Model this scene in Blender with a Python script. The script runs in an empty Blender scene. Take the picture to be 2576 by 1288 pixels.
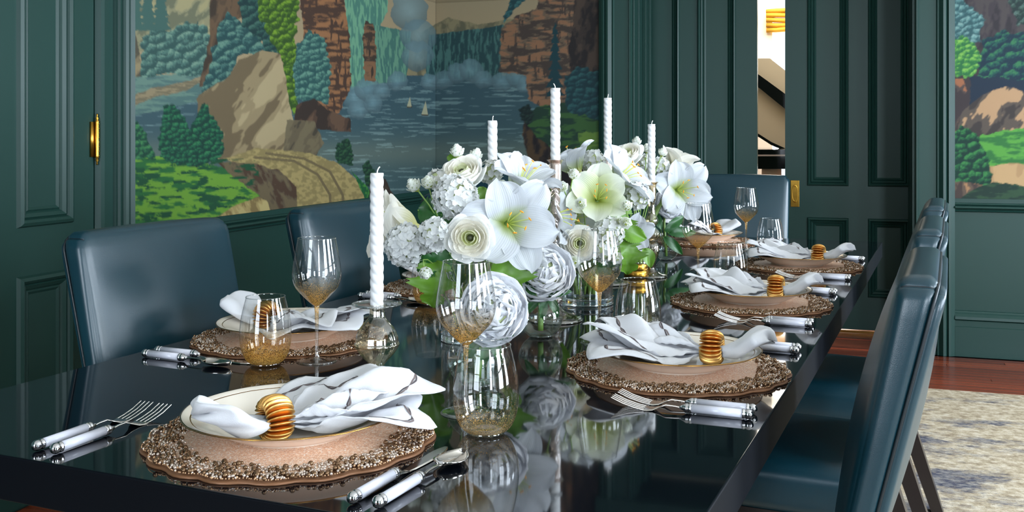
import bpy, bmesh, math, random
import numpy as np
from mathutils import Vector, Matrix, Euler, Quaternion
R = math.radians
rnd = random.Random(7)
sc = bpy.context.scene
COL = sc.collection

# ------------------------------------------------------------------ camera
FOC, CX, HOR, HC = 2547.0, 1288.0, 345.0, 1.15
TH = R(18.4); CT, ST = math.cos(TH), math.sin(TH)
cam_d = bpy.data.cameras.new('camera'); cam = bpy.data.objects.new('camera', cam_d); COL.objects.link(cam)
cam.location = (0, 0, HC); cam.rotation_euler = (R(90), 0, TH)
cam_d.sensor_width = 36; cam_d.lens = 36*FOC/2576; cam_d.shift_y = -(644-HOR)/2576
cam_d.clip_start = 0.02; cam_d.clip_end = 60
sc.camera = cam

# ------------------------------------------------------------------ world, lights, exposure
sc.view_settings.view_transform = 'Standard'; sc.view_settings.look = 'None'
sc.view_settings.gamma = 1; sc.view_settings.use_curve_mapping = False
sc.view_settings.exposure = 0.22
sc.cycles.use_denoising = True
sc.cycles.max_bounces = 16; sc.cycles.transparent_max_bounces = 24; sc.cycles.transmission_bounces = 14
sc.cycles.glossy_bounces = 6; sc.cycles.diffuse_bounces = 6
sc.cycles.caustics_refractive = False; sc.cycles.caustics_reflective = False
sc.cycles.sample_clamp_indirect = 6
w = bpy.data.worlds.new('sky'); sc.world = w; w.use_nodes = True
bg = w.node_tree.nodes['Background']; bg.inputs[0].default_value = (0.75, 0.87, 1.0, 1); bg.inputs[1].default_value = 1.6
def area(name, loc, rot, sx, sy, power, col):
    l = bpy.data.lights.new(name, 'AREA'); l.shape = 'RECTANGLE'; l.size = sx; l.size_y = sy; l.energy = power; l.color = col
    o = bpy.data.objects.new(name, l); COL.objects.link(o); o.location = loc; o.rotation_euler = rot
    return o
DAY = (0.77, 0.875, 1.0)
RW = 3.3; BWY = -2.6
RWIN = [(-.3, 0.9), (1.7, 2.9), (3.7, 4.9)]        # window openings in the right wall, y ranges
NWIN = [(-2.1, -0.7), (2.25, 3.15)]                  # window openings in the wall behind the camera, x ranges
for i, (a, b) in enumerate(RWIN):
    area('window_daylight', (RW+0.22, (a+b)/2, 1.5), (0, R(90), 0), 2.0, b-a, 190, DAY)
for i, (a, b) in enumerate(NWIN):
    area('window_daylight', ((a+b)/2, BWY-0.22, 1.5), (R(90), 0, 0), b-a, 2.0, 95 if a < 0 else 230, DAY)
# added overhead fill, no real lamp, brightens the room beyond the sliding doors
area('parlour_fill', (0.2, 8.2, 2.75), (0, 0, 0), 2.5, 2.0, 110, (1.0, 0.93, 0.82))

# ------------------------------------------------------------------ picture <-> place helpers (distances measured once from the photo)
def W(px, d, z):
    X = (px-CX)/FOC*d
    return Vector((X*CT - d*ST, X*ST + d*CT, z))
def WY(px, py, d): return W(px, d, HC-(py-HOR)/FOC*d)
def WZ(px, py, z): return W(px, (HC-z)*FOC/(py-HOR), z)
TR = Matrix.Rotation(R(-5), 4, 'Z')
def T(x, y, z=0.0): return TR @ Vector((x, y, z))
def y_on_left(px, x0):      # y where the ray of column px meets plane x = x0
    s = (px-CX)/FOC; d = x0/(CT*s-ST); return d*(CT+ST*s), d
def x_on_back(px, y0):
    s = (px-CX)/FOC; d = y0/(CT+ST*s); return d*(CT*s-ST), d
TOP = 0.75

# ------------------------------------------------------------------ object helpers
def mesh(name, vs, fs, mats=None, smooth=True, mi=None):
    m = bpy.data.meshes.new(name); m.from_pydata([tuple(v) for v in vs], [], fs)
    if mats is not None:
        for k in (mats if isinstance(mats, (list, tuple)) else [mats]): m.materials.append(k)
    if smooth: m.polygons.foreach_set('use_smooth', [True]*len(m.polygons))
    if mi: m.polygons.foreach_set('material_index', mi)
    m.update(); return m
def link(name, data, parent=None, loc=None, rot=None, scale=None, mat4=None):
    o = bpy.data.objects.new(name, data); COL.objects.link(o)
    if parent is not None: o.parent = parent
    if mat4 is not None: o.matrix_local = mat4 if parent is not None else mat4; 
    if mat4 is not None and parent is None: o.matrix_world = mat4
    if loc is not None: o.location = loc
    if rot is not None: o.rotation_euler = rot
    if scale is not None: o.scale = scale if isinstance(scale, (tuple, list)) else (scale,)*3
    return o
def tag(o, label=None, cat=None, group=None, kind=None):
    if label: o['label'] = label
    if cat: o['category'] = cat
    if group: o['group'] = group
    if kind: o['kind'] = kind
    return o
def thing(name, label, cat, loc=(0, 0, 0), rz=0.0, group=None):
    o = link(name, None); o.location = loc; o.rotation_euler = (0, 0, rz); o.empty_display_size = 0.05
    return tag(o, label, cat, group)
def copy_tree(o, parent=None):
    c = o.copy(); COL.objects.link(c)
    if parent is not None: c.parent = parent
    for ch in list(o.children): copy_tree(ch, c)
    return c
class MB:
    """collects shapes into one mesh"""
    def __init__(s): s.v = []; s.f = []; s.mi = []
    def add(s, vs, fs, mi=0, M=None):
        n = len(s.v)
        s.v += [tuple(M @ Vector(v)) if M is not None else tuple(v) for v in vs]
        s.f += [tuple(i+n for i in f) for f in fs]; s.mi += [mi]*len(fs); return s
    def box(s, x0, x1, y0, y1, z0, z1, mi=0, M=None):
        v = [(x, y, z) for x in (x0, x1) for y in (y0, y1) for z in (z0, z1)]
        return s.add(v, [(0, 1, 3, 2), (4, 6, 7, 5), (0, 4, 5, 1), (2, 3, 7, 6), (0, 2, 6, 4), (1, 5, 7, 3)], mi, M)
    def build(s, name, mats, parent=None, smooth=False, bevel=0, seg=2, **k):
        m = mesh(name, s.v, s.f, mats, smooth, s.mi)
        o = link(name, m, parent, **k)
        if bevel:
            b = o.modifiers.new('bevel', 'BEVEL'); b.width = bevel; b.segments = seg; b.limit_method = 'ANGLE'
            m.polygons.foreach_set('use_smooth', [True]*len(m.polygons)); 
            n = o.modifiers.new('wn', 'WEIGHTED_NORMAL'); n.keep_sharp = False
        return o
def lathe(prof, seg=48, flute=None, closed=False):
    """prof: (r,z) list; flute(theta, i, r, z)->r"""
    vs, fs = [], []
    n = len(prof)
    for i, (r, z) in enumerate(prof):
        for k in range(seg):
            t = 2*math.pi*k/seg; rr = flute(t, i, r, z) if flute else r
            vs.append((rr*math.cos(t), rr*math.sin(t), z))
    for i in range(n-1):
        for k in range(seg):
            k2 = (k+1) % seg
            fs.append((i*seg+k, i*seg+k2, (i+1)*seg+k2, (i+1)*seg+k))
    if not closed:
        if prof[0][0] > 1e-5: fs.append(tuple(range(seg))[::-1])
        if prof[-1][0] > 1e-5: fs.append(tuple((n-1)*seg+k for k in range(seg)))
    return vs, fs
def smooth_prof(p, n=4):
    out = []
    P = [p[0]]+list(p)+[p[-1]]
    for i in range(1, len(P)-2):
        for k in range(n):
            t = k/n; q = []
            for c in (0, 1):
                a, b, cc, d = P[i-1][c], P[i][c], P[i+1][c], P[i+2][c]
                q.append(0.5*(2*b+(cc-a)*t+(2*a-5*b+4*cc-d)*t*t+(3*b-a-3*cc+d)*t**3))
            out.append((max(q[0], 1e-4), q[1]))
    out.append(tuple(p[-1])); return out
def tube(pts, rad, seg=8, cap=True):
    vs, fs = [], []; n = len(pts); pts = [Vector(p) for p in pts]
    up = Vector((0, 0, 1)); prev = None
    for i, p in enumerate(pts):
        t = (pts[min(i+1, n-1)]-pts[max(i-1, 0)]).normalized()
        a = t.cross(up if abs(t.dot(up)) < 0.95 else Vector((1, 0, 0))).normalized() if prev is None else (prev-t*prev.dot(t)).normalized()
        prev = a; b = t.cross(a)
        r = rad[i] if isinstance(rad, (list, tuple)) else rad
        for k in range(seg):
            an = 2*math.pi*k/seg; vs.append(p+a*r*math.cos(an)+b*r*math.sin(an))
    for i in range(n-1):
        for k in range(seg):
            k2 = (k+1) % seg; fs.append((i*seg+k, i*seg+k2, (i+1)*seg+k2, (i+1)*seg+k))
    if cap: fs.append(tuple(range(seg))[::-1]); fs.append(tuple((n-1)*seg+k for k in range(seg)))
    return [tuple(v) for v in vs], fs
def ball(r=1, u=8, v=6, c=(0, 0, 0), s=(1, 1, 1)):
    vs = [(c[0], c[1], c[2]-r*s[2])]; fs = []
    for i in range(1, v):
        a = math.pi*i/v
        for k in range(u):
            b = 2*math.pi*k/u
            vs.append((c[0]+r*s[0]*math.sin(a)*math.cos(b), c[1]+r*s[1]*math.sin(a)*math.sin(b), c[2]-r*s[2]*math.cos(a)))
    vs.append((c[0], c[1], c[2]+r*s[2])); L = len(vs)-1
    for k in range(u): fs.append((0, 1+(k+1) % u, 1+k))
    for i in range(v-2):
        for k in range(u):
            a = 1+i*u+k; b = 1+i*u+(k+1) % u; fs.append((a, b, b+u, a+u))
    for k in range(u): fs.append((L, 1+(v-2)*u+k, 1+(v-2)*u+(k+1) % u))
    return vs, fs
def grid_faces(nu, nv, off=0):
    return [(off+i*nv+j, off+i*nv+j+1, off+(i+1)*nv+j+1, off+(i+1)*nv+j) for i in range(nu-1) for j in range(nv-1)]
def cushion(sx, sy, sz, r, n=10, puff=(0, 0, 0), warp=None, pe=.6):
    """rounded puffy box centred at origin"""
    vs, idx, fs = [], {}, []
    h = (sx/2, sy/2, sz/2)
    def vert(a, b, c):
        k = (a, b, c)
        if k not in idx:
            q = [math.sin(math.pi/2*(-1+2*t/n)) for t in k]
            p = Vector([q[i]*h[i] for i in range(3)])
            inn = Vector([max(-(h[i]-r), min(h[i]-r, p[i])) for i in range(3)])
            d = p-inn
            if d.length > 1e-9: p = inn+d.normalized()*r
            for i in range(3):
                j, l = (i+1) % 3, (i+2) % 3
                if abs(q[i]) > .999 or abs(q[i]) > .5:
                    p[i] += math.copysign(puff[i]*(1-q[j]**2)**pe*(1-q[l]**2)**pe*min(1, (abs(q[i])-.5)*2), q[i])
            idx[k] = len(vs); vs.append(warp(p) if warp else p)
        return idx[k]
    for ax in range(3):
        for s in (0, n):
            for i in range(n):
                for j in range(n):
                    q = []
                    for (di, dj) in ((0, 0), (1, 0), (1, 1), (0, 1)):
                        k = [0, 0, 0]; k[ax] = s; k[(ax+1) % 3] = i+di; k[(ax+2) % 3] = j+dj; q.append(vert(*k))
                    fs.append(tuple(q) if s else tuple(q[::-1]))
    cushion.seam = [[vs[idx[(t, e, n)]] for t in range(n+1)] for e in (0, n)]
    return vs, fs

# ------------------------------------------------------------------ materials
def lin(c):
    return tuple(((x/255)/12.92 if x/255 <= .04045 else ((x/255+.055)/1.055)**2.4) for x in c)
def nmat(name):
    m = bpy.data.materials.new(name); m.use_nodes = True; nt = m.node_tree
    return m, nt, nt.nodes, nt.links, nt.nodes['Principled BSDF']
def simple(name, rgb, rough=.5, metal=0, spec=.5, bump=0, bscale=200, var=0, vscale=8, coat=0, coat_r=.05, trans=0, sheen=0, srgb=True, stretch=None, sss=0):
    m, nt, N, L, P = nmat(name)
    c = lin(rgb) if srgb else rgb
    P.inputs['Base Color'].default_value = (*c, 1); P.inputs['Roughness'].default_value = rough
    P.inputs['Metallic'].default_value = metal; P.inputs['Specular IOR Level'].default_value = spec
    P.inputs['Coat Weight'].default_value = coat; P.inputs['Coat Roughness'].default_value = coat_r
    if sheen: P.inputs['Sheen Weight'].default_value = sheen
    tc = N.new('ShaderNodeTexCoord'); src = tc.outputs['Object']
    if stretch:
        mp = N.new('ShaderNodeMapping'); mp.inputs['Scale'].default_value = stretch; L.new(src, mp.inputs[0]); src = mp.outputs[0]
    if var:
        no = N.new('ShaderNodeTexNoise'); no.inputs['Scale'].default_value = vscale; no.inputs['Detail'].default_value = 5; L.new(src, no.inputs['Vector'])
        mx = N.new('ShaderNodeMix'); mx.data_type = 'RGBA'
        mx.inputs[6].default_value = (*[x*(1-var) for x in c], 1); mx.inputs[7].default_value = (*[min(1, x*(1+var)) for x in c], 1)
        L.new(no.outputs[0], mx.inputs[0]); L.new(mx.outputs[2], P.inputs['Base Color'])
    if bump:
        n2 = N.new('ShaderNodeTexNoise'); n2.inputs['Scale'].default_value = bscale; n2.inputs['Detail'].default_value = 4; L.new(src, n2.inputs['Vector'])
        b = N.new('ShaderNodeBump'); b.inputs['Strength'].default_value = bump; b.inputs['Distance'].default_value = .002
        L.new(n2.outputs[0], b.inputs['Height']); L.new(b.outputs[0], P.inputs['Normal'])
    return m
def emis(name, rgb, s):
    m, nt, N, L, P = nmat(name); P.inputs['Base Color'].default_value = (0, 0, 0, 1)
    P.inputs['Emission Color'].default_value = (*lin(rgb), 1); P.inputs['Emission Strength'].default_value = s; return m
M = {}
M['wall'] = simple('green_paint', (24, 54, 48), rough=.42, spec=.32, bump=.12, bscale=40, stretch=(1, 1, .12), var=.05, vscale=3)
M['ceiling'] = simple('ceiling_paint', (215, 214, 205), rough=.9)
M['leather'] = simple('teal_leather', (10, 47, 58), rough=.31, spec=.65, bump=.10, bscale=900, var=.12, vscale=5)
M['leather_dark'] = simple('dark_leather_welt', (12, 24, 30), rough=.4, bump=.1)
M['darkwood'] = simple('espresso_wood', (32, 24, 24), rough=.3, var=.2, vscale=20, stretch=(1, 1, .1))
M['brass'] = simple('aged_brass', (190, 145, 60), rough=.28, metal=1, var=.25, vscale=60)
M['chrome'] = simple('polished_steel', (215, 215, 220), rough=.07, metal=1)
M['silver'] = simple('cutlery_steel', (205, 200, 195), rough=.12, metal=1)
M['pearl'] = simple('pearl_resin', (200, 200, 210), rough=.22, spec=.5, var=.06, vscale=40)
M['porcelain'] = simple('cream_porcelain', (238, 228, 214), rough=.12, spec=.6)
M['goldline'] = simple('gilt_line', (170, 125, 60), rough=.25, metal=1)
M['gold'] = simple('satin_gold', (216, 166, 96), rough=.32, metal=1)
M['linen'] = simple('white_linen', (212, 212, 216), rough=.85, spec=.2, bump=.25, bscale=900, sheen=.2)
M['thread'] = simple('taupe_thread', (112, 98, 96), rough=.6, spec=.4, bump=.4, bscale=1500)
M['thread2'] = simple('dark_thread', (72, 62, 64), rough=.6, spec=.4, bump=.4, bscale=1500)
M['wax'] = simple('white_wax', (218, 218, 218), rough=.45, spec=.4)
M['wick'] = simple('cotton_wick', (225, 222, 215), rough=.9)
M['leaf'] = simple('leaf_green', (84, 124, 30), rough=.42, spec=.5, var=.35, vscale=40)
M['leafd'] = simple('dark_leaf_green', (34, 84, 34), rough=.4, spec=.5, var=.3, vscale=40)
M['stem'] = simple('stem_green', (120, 150, 70), rough=.45, var=.2, vscale=30)
M['anther'] = simple('orange_pollen', (232, 150, 24), rough=.8, bump=.5, bscale=1200)
M['filament'] = simple('pale_filament', (205, 215, 120), rough=.5)
M['button'] = simple('ranunculus_centre', (44, 48, 22), rough=.6, var=.4, vscale=300)
M['black'] = simple('black_lacquer_piano', (8, 8, 10), rough=.08, spec=.6)
M['cream'] = simple('cream_wall', (226, 216, 196), rough=.8)
M['whitetrim'] = simple('white_trim', (232, 228, 218), rough=.5)
def table_mat():
    m, nt, N, L, P = nmat('black_lacquer')
    P.inputs['Base Color'].default_value = (*lin((9, 12, 18)), 1); P.inputs['Roughness'].default_value = .045
    P.inputs['Specular IOR Level'].default_value = .6; P.inputs['IOR'].default_value = 1.5
    P.inputs['Coat Weight'].default_value = .1; P.inputs['Coat Roughness'].default_value = .02
    return m
M['table'] = table_mat()
M['table_edge'] = simple('black_lacquer_edge', (5, 8, 14), rough=.5, spec=.1)
def petal_mat(name, rgb, green, gpos=.45, trans=.36, vein=.14):
    m, nt, N, L, P = nmat(name)
    at = N.new('ShaderNodeAttribute'); at.attribute_name = 'along'
    rp = N.new('ShaderNodeValToRGB'); rp.color_ramp.elements[0].color = (*lin(green), 1); rp.color_ramp.elements[1].color = (*lin(rgb), 1)
    rp.color_ramp.elements[0].position = .05; rp.color_ramp.elements[1].position = gpos
    L.new(at.outputs['Fac'], rp.inputs[0]); L.new(rp.outputs[0], P.inputs['Base Color'])
    P.inputs['Roughness'].default_value = .5; P.inputs['Specular IOR Level'].default_value = .3
    at2 = N.new('ShaderNodeAttribute'); at2.attribute_name = 'across'
    wv = N.new('ShaderNodeMath'); wv.operation = 'MULTIPLY'; wv.inputs[1].default_value = 62; L.new(at2.outputs['Fac'], wv.inputs[0])
    sn = N.new('ShaderNodeMath'); sn.operation = 'SINE'; L.new(wv.outputs[0], sn.inputs[0])
    b = N.new('ShaderNodeBump'); b.inputs['Strength'].default_value = vein; b.inputs['Distance'].default_value = .0008
    L.new(sn.outputs[0], b.inputs['Height']); L.new(b.outputs[0], P.inputs['Normal'])
    tr = N.new('ShaderNodeBsdfTranslucent'); L.new(rp.outputs[0], tr.inputs[0]); L.new(b.outputs[0], tr.inputs['Normal'])
    mx = N.new('ShaderNodeMixShader'); mx.inputs[0].default_value = trans
    L.new(P.outputs[0], mx.inputs[1]); L.new(tr.outputs[0], mx.inputs[2]); L.new(mx.outputs[0], N['Material Output'].inputs[0])
    return m
M['petal'] = petal_mat('white_petal', (211, 214, 219), (196, 212, 120), vein=.2)
M['petal_green'] = petal_mat('greenish_white_petal', (222, 226, 210), (196, 208, 110), .85)
M['petal_bud'] = petal_mat('double_bud_petal', (244, 246, 240), (206, 216, 140), .45)
M['petal_core'] = petal_mat('pale_green_petal', (236, 238, 206), (190, 200, 110), .9)
M['petal_cream'] = petal_mat('cream_petal', (246, 243, 234), (214, 212, 140), .5)
M['petal_white'] = petal_mat('ranunculus_petal', (246, 246, 244), (226, 230, 190), .45)
M['petal_blue'] = petal_mat('cool_white_petal', (240, 241, 244), (246, 248, 246), .3, .28)
M['petal_snow'] = petal_mat('snowball_petal', (228, 229, 228), (226, 232, 200), .3, .3)
def glass_thin(name, tint=(1, 1, 1), rim=1.45, amber=None, flake=None):
    """thin blown glass: fresnel mix of clear transmission and mirror; amber=(z0,z1,colour) tint that fades upward"""
    m, nt, N, L, P = nmat(name); N.remove(P)
    tr = N.new('ShaderNodeBsdfTransparent'); tr.inputs[0].default_value = (*tint, 1)
    gl = N.new('ShaderNodeBsdfGlossy'); gl.inputs['Roughness'].default_value = .02
    lw = N.new('ShaderNodeLayerWeight'); lw.inputs[0].default_value = .5
    pw_ = N.new('ShaderNodeMath'); pw_.operation = 'POWER'; pw_.inputs[1].default_value = 3.4; L.new(lw.outputs['Facing'], pw_.inputs[0])
    mu = N.new('ShaderNodeMath'); mu.operation = 'MULTIPLY_ADD'; mu.inputs[1].default_value = .80; mu.inputs[2].default_value = ((rim-1)/(rim+1))**2*2.4; mu.use_clamp = True; L.new(pw_.outputs[0], mu.inputs[0])
    mx = N.new('ShaderNodeMixShader'); L.new(mu.outputs[0], mx.inputs[0]); L.new(tr.outputs[0], mx.inputs[1]); L.new(gl.outputs[0], mx.inputs[2])
    out = mx
    if amber:
        z0, z1, ac = amber
        tc = N.new('ShaderNodeTexCoord'); sp = N.new('ShaderNodeSeparateXYZ'); L.new(tc.outputs['Object'], sp.inputs[0])
        wn = N.new('ShaderNodeTexNoise'); wn.inputs['Scale'].default_value = 28; wn.inputs['Detail'].default_value = 4; L.new(tc.outputs['Object'], wn.inputs['Vector'])
        ad = N.new('ShaderNodeMath'); ad.operation = 'MULTIPLY_ADD'; ad.inputs[1].default_value = .035; L.new(wn.outputs[0], ad.inputs[0]); 
        sb = N.new('ShaderNodeMath'); sb.operation = 'SUBTRACT'; sb.inputs[1].default_value = .0175; L.new(sp.outputs[2], sb.inputs[0]); L.new(sb.outputs[0], ad.inputs[2])
        mr = N.new('ShaderNodeMapRange'); mr.inputs[1].default_value = z0; mr.inputs[2].default_value = z1; mr.inputs[3].default_value = 1; mr.inputs[4].default_value = 0
        L.new(ad.outputs[0], mr.inputs[0])
        cm = N.new('ShaderNodeMix'); cm.data_type = 'RGBA'; cm.inputs[6].default_value = (*tint, 1); cm.inputs[7].default_value = (*ac, 1)
        L.new(mr.outputs[0], cm.inputs[0]); L.new(cm.outputs[2], tr.inputs[0])
        # gold flakes
        fn = N.new('ShaderNodeTexNoise'); fn.inputs['Scale'].default_value = 800; fn.inputs['Detail'].default_value = 2; L.new(tc.outputs['Object'], fn.inputs['Vector'])
        f2 = N.new('ShaderNodeMath'); f2.operation = 'MULTIPLY_ADD'; f2.inputs[1].default_value = .27; f2.inputs[2].default_value = -.07
        L.new(mr.outputs[0], f2.inputs[0])
        f3 = N.new('ShaderNodeMath'); f3.operation = 'ADD'; L.new(f2.outputs[0], f3.inputs[0]); L.new(fn.outputs[0], f3.inputs[1])
        f4 = N.new('ShaderNodeMapRange'); f4.inputs[1].default_value = .62; f4.inputs[2].default_value = .70; L.new(f3.outputs[0], f4.inputs[0])
        f5 = N.new('ShaderNodeMath'); f5.operation = 'MULTIPLY'; f5.inputs[1].default_value = .65; L.new(f4.outputs[0], f5.inputs[0])
        P2 = N.new('ShaderNodeBsdfPrincipled'); P2.inputs['Base Color'].default_value = (*lin(flake or (250, 196, 96)), 1); P2.inputs['Metallic'].default_value = .25
        P2.inputs['Roughness'].default_value = .35
        bn = N.new('ShaderNodeBump'); bn.inputs['Strength'].default_value = .8; bn.inputs['Distance'].default_value = .003; L.new(fn.outputs[0], bn.inputs['Height']); L.new(bn.outputs[0], P2.inputs['Normal'])
        m2 = N.new('ShaderNodeMixShader'); L.new(f5.outputs[0], m2.inputs[0]); L.new(mx.outputs[0], m2.inputs[1]); L.new(P2.outputs[0], m2.inputs[2]); out = m2
    L.new(out.outputs[0], N['Material Output'].inputs[0]); return m
M['glass'] = glass_thin('clear_glass', (.97, .98, .98))
M['wineglass'] = glass_thin('amber_flecked_wine_glass', (.975, .98, .98), amber=(.095, .150, (.74, .50, .20)))
M['tumbler'] = glass_thin('amber_flecked_tumbler_glass', (.97, .975, .97), amber=(.0, .068, (.76, .54, .27)))
M['tumbler_clear'] = glass_thin('faintly_flecked_tumbler_glass', (.97, .98, .98), amber=(-.02, .045, (.82, .66, .46)))
def glass_solid(name, tint, ior=1.45, rough=0.0):
    m, nt, N, L, P = nmat(name); N.remove(P)
    g = N.new('ShaderNodeBsdfGlass'); g.inputs[0].default_value = (*tint, 1); g.inputs['IOR'].default_value = ior; g.inputs['Roughness'].default_value = rough
    L.new(g.outputs[0], N['Material Output'].inputs[0]); return m
M['crystal'] = glass_solid('crystal_base', (.97, .99, 1.0))
M['blush'] = glass_thin('blush_glass', (.93, .81, .74), rim=2.0)
M['champagne'] = glass_thin('champagne_glass', (.92, .81, .62), rim=2.0)
M['smoke'] = glass_thin('pale_amber_glass', (.95, .88, .74), rim=1.9)
M['water'] = glass_thin('water_surface', (.90, .95, .93), rim=1.33)

# ------------------------------------------------------------------ room shell
LX, BY, CZ = -2.43, 5.80, 2.95
DOORY = 6.28
def struct(o, name=None): o['kind'] = 'structure'; return o
def sbox(name, mat, *b, bevel=0):
    return struct(MB().box(*b).build(name, mat, bevel=bevel))
# floor boards (narrow hardwood strips running parallel to the far wall)
def wood_mat():
    m, nt, N, L, P = nmat('red_hardwood')
    tc = N.new('ShaderNodeTexCoord'); mp = N.new('ShaderNodeMapping'); mp.inputs['Scale'].default_value = (1.2, 28, 28)
    L.new(tc.outputs['Object'], mp.inputs[0])
    no = N.new('ShaderNodeTexNoise'); no.inputs['Scale'].default_value = 1.6; no.inputs['Detail'].default_value = 7; L.new(mp.outputs[0], no.inputs['Vector'])
    oi = N.new('ShaderNodeObjectInfo')
    ad = N.new('ShaderNodeMath'); ad.operation = 'MULTIPLY_ADD'; ad.inputs[1].default_value = .5; L.new(oi.outputs['Random'], ad.inputs[0]); L.new(no.outputs[0], ad.inputs[2])
    rp = N.new('ShaderNodeValToRGB'); e = rp.color_ramp.elements
    e[0].position = .35; e[0].color = (*lin((74, 28, 18)), 1); e[1].position = 1.0; e[1].color = (*lin((140, 66, 40)), 1)
    L.new(ad.outputs[0], rp.inputs[0]); L.new(rp.outputs[0], P.inputs['Base Color'])
    P.inputs['Roughness'].default_value = .25
    return m
M['wood'] = wood_mat()
floor = sbox('floor', M['darkwood'], LX-.3, RW+.3, BWY-.3, 6.9, -.12, -.006)
board = {}
yb = 4.55; k = 0
while yb < 6.5:       # boards seen between the rug and the far wall
    x = -.8 - (k*0.37 % .9)
    while x < RW:
        L_ = 0.9 + ((k*7+int(x*10)) % 5)*.12
        if (yb > 5.62 and not (-1.25 < x+.1 < .4)): pass
        x1 = min(x+L_, RW)
        if yb < 5.70 or (-1.19 < x and x1 < .36):
            bm_ = MB().box(0, x1-x-.0015, 0, .0555, -.02, 0)
            o = bm_.build('floor_board', M['wood'], floor, bevel=.0012, seg=1, loc=(x, yb, 0))
        x = x1
    yb += .057; k += 1
# boards under and around, coarser view: one joined field of strips away from the picture
mb = MB(); yb = BWY
while yb < 4.5:
    mb.box(LX, RW, yb, yb+.0555, -.02, -.0005); yb += .057
yb = 4.55
while yb < 5.8:
    mb.box(LX, -1.72, yb, yb+.0555, -.02, -.0005); yb += .057
o = mb.build('board_field', M['wood'], floor); tag(o, kind='stuff')
mb = MB().box(-1.19, .36, 5.70, 6.9, -.03, -.003); mb.build('threshold_floor', M['wood'], floor)
# walls
def wall_with_holes(name, axis, pos, thick, a0, a1, holes, z1=CZ):
    """axis 'x': wall plane x=pos spanning y a0..a1; holes: (b0,b1,zb0,zb1)"""
    mb = MB(); cur = a0
    def put(p0, p1, q0, q1):
        if p1-p0 < 1e-4 or q1-q0 < 1e-4: return
        if axis == 'x': mb.box(min(pos, pos+thick), max(pos, pos+thick), p0, p1, q0, q1)
        else: mb.box(p0, p1, min(pos, pos+thick), max(pos, pos+thick), q0, q1)
    for (b0, b1, zb0, zb1) in sorted(holes):
        put(cur, b0, 0, z1); put(b0, b1, 0, zb0); put(b0, b1, zb1, z1); cur = b1
    put(cur, a1, 0, z1)
    return struct(mb.build(name, M['wall']))
OX0, OX1, OZ = -1.192, .334, 2.45      # opening of the sliding doors
wl = wall_with_holes('wall_left', 'x', LX, -.2, BWY-.2, BY+.0, [])
wr = wall_with_holes('wall_right', 'x', RW, .2, BWY-.2, BY, [(a, b, .5, 2.5) for a, b in RWIN])
wn = wall_with_holes('wall_near', 'y', BWY, -.2, LX-.2, RW+.2, [(a, b, .5, 2.5) for a, b in NWIN])
wb = wall_with_holes('wall_far', 'y', BY, .42, LX-.2, RW+.2, [(OX0, OX1, 0, OZ)])
# back skin of the pocket: second thin wall behind the leaves
ceiling = sbox('ceiling', M['ceiling'], LX-.2, RW+.2, BWY-.2, 6.95, CZ, CZ+.1)
# pocket: thin outer wall beyond the door leaves
wp = MB(); wp.box(-3.2, OX0, 6.36, 6.42, 0, CZ); wp.box(OX1, 3.5, 6.36, 6.42, 0, CZ); wp.box(OX0, OX1, 6.36, 6.42, OZ, CZ); struct(wp.build('wall_pocket', M['cream']))
# generic moulding run: profile list (offset across, height out of wall)
def bead_box(mb, x0, x1, y0, y1, z0, z1): mb.box(x0, x1, y0, y1, z0, z1)
def casing_x(mb, xo, xi, y, z0, z1, out=-1):
    """vertical door casing on a wall facing -y: xo outer edge, xi inner edge (signed)"""
    s = 1 if xi > xo else -1; w_ = abs(xi-xo)
    prof = [(0, .022), (.10, .036), (.16, .040), (.20, .030), (.23, .042), (.30, .046), (.36, .034), (.40, .026), (.44, .030), (.47, .020), (.52, .020), (.90, .020), (.92, .028), (.97, .028), (1, .015)]
    for (a, h), (b, h2) in zip(prof[:-1], prof[1:]):
        X0, X1 = xo+s*a*w_, xo+s*b*w_
        v = [(X0, y, z0), (X1, y, z0), (X1, y-h2, z0), (X0, y-h, z0), (X0, y, z1), (X1, y, z1), (X1, y-h2, z1), (X0, y-h, z1)]
        mb.add(v, [(0, 1, 2, 3), (4, 7, 6, 5), (0, 4, 5, 1), (1, 5, 6, 2), (2, 6, 7, 3), (3, 7, 4, 0)])
    return mb
CW = .195
mb = MB(); casing_x(mb, OX0-CW, OX0, BY, 0, OZ+.1); struct(mb.build('trim_1', M['wall']))
mb = MB(); casing_x(mb, OX1+CW, OX1, BY, 0, OZ+.1); struct(mb.build('trim_2', M['wall']))
sbox('trim_3', M['wall'], OX0-CW-.02, OX1+CW+.02, BY-.045, BY, OZ, OZ+.2, bevel=.01)
# left reveal: panelled jamb
jb = MB()
jb.box(OX0, OX0+.012, BY+.0, BY+.09, 0, OZ); jb.box(OX0, OX0+.012, BY+.33, BY+.42, 0, OZ)
jb.box(OX0, OX0+.022, BY+.09, BY+.105, 0, OZ); jb.box(OX0, OX0+.016, BY+.105, BY+.12, 0, OZ)
jb.box(OX0, OX0+.022, BY+.30, BY+.33, 0, OZ); jb.box(OX0, OX0+.03, BY+.40, BY+.44, 0, OZ)
struct(jb.build('trim_4', M['wall'], bevel=.002))
sbox('trim_5', M['wall'], OX1-.012, OX1, BY, BY+.42, 0, OZ)
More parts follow.
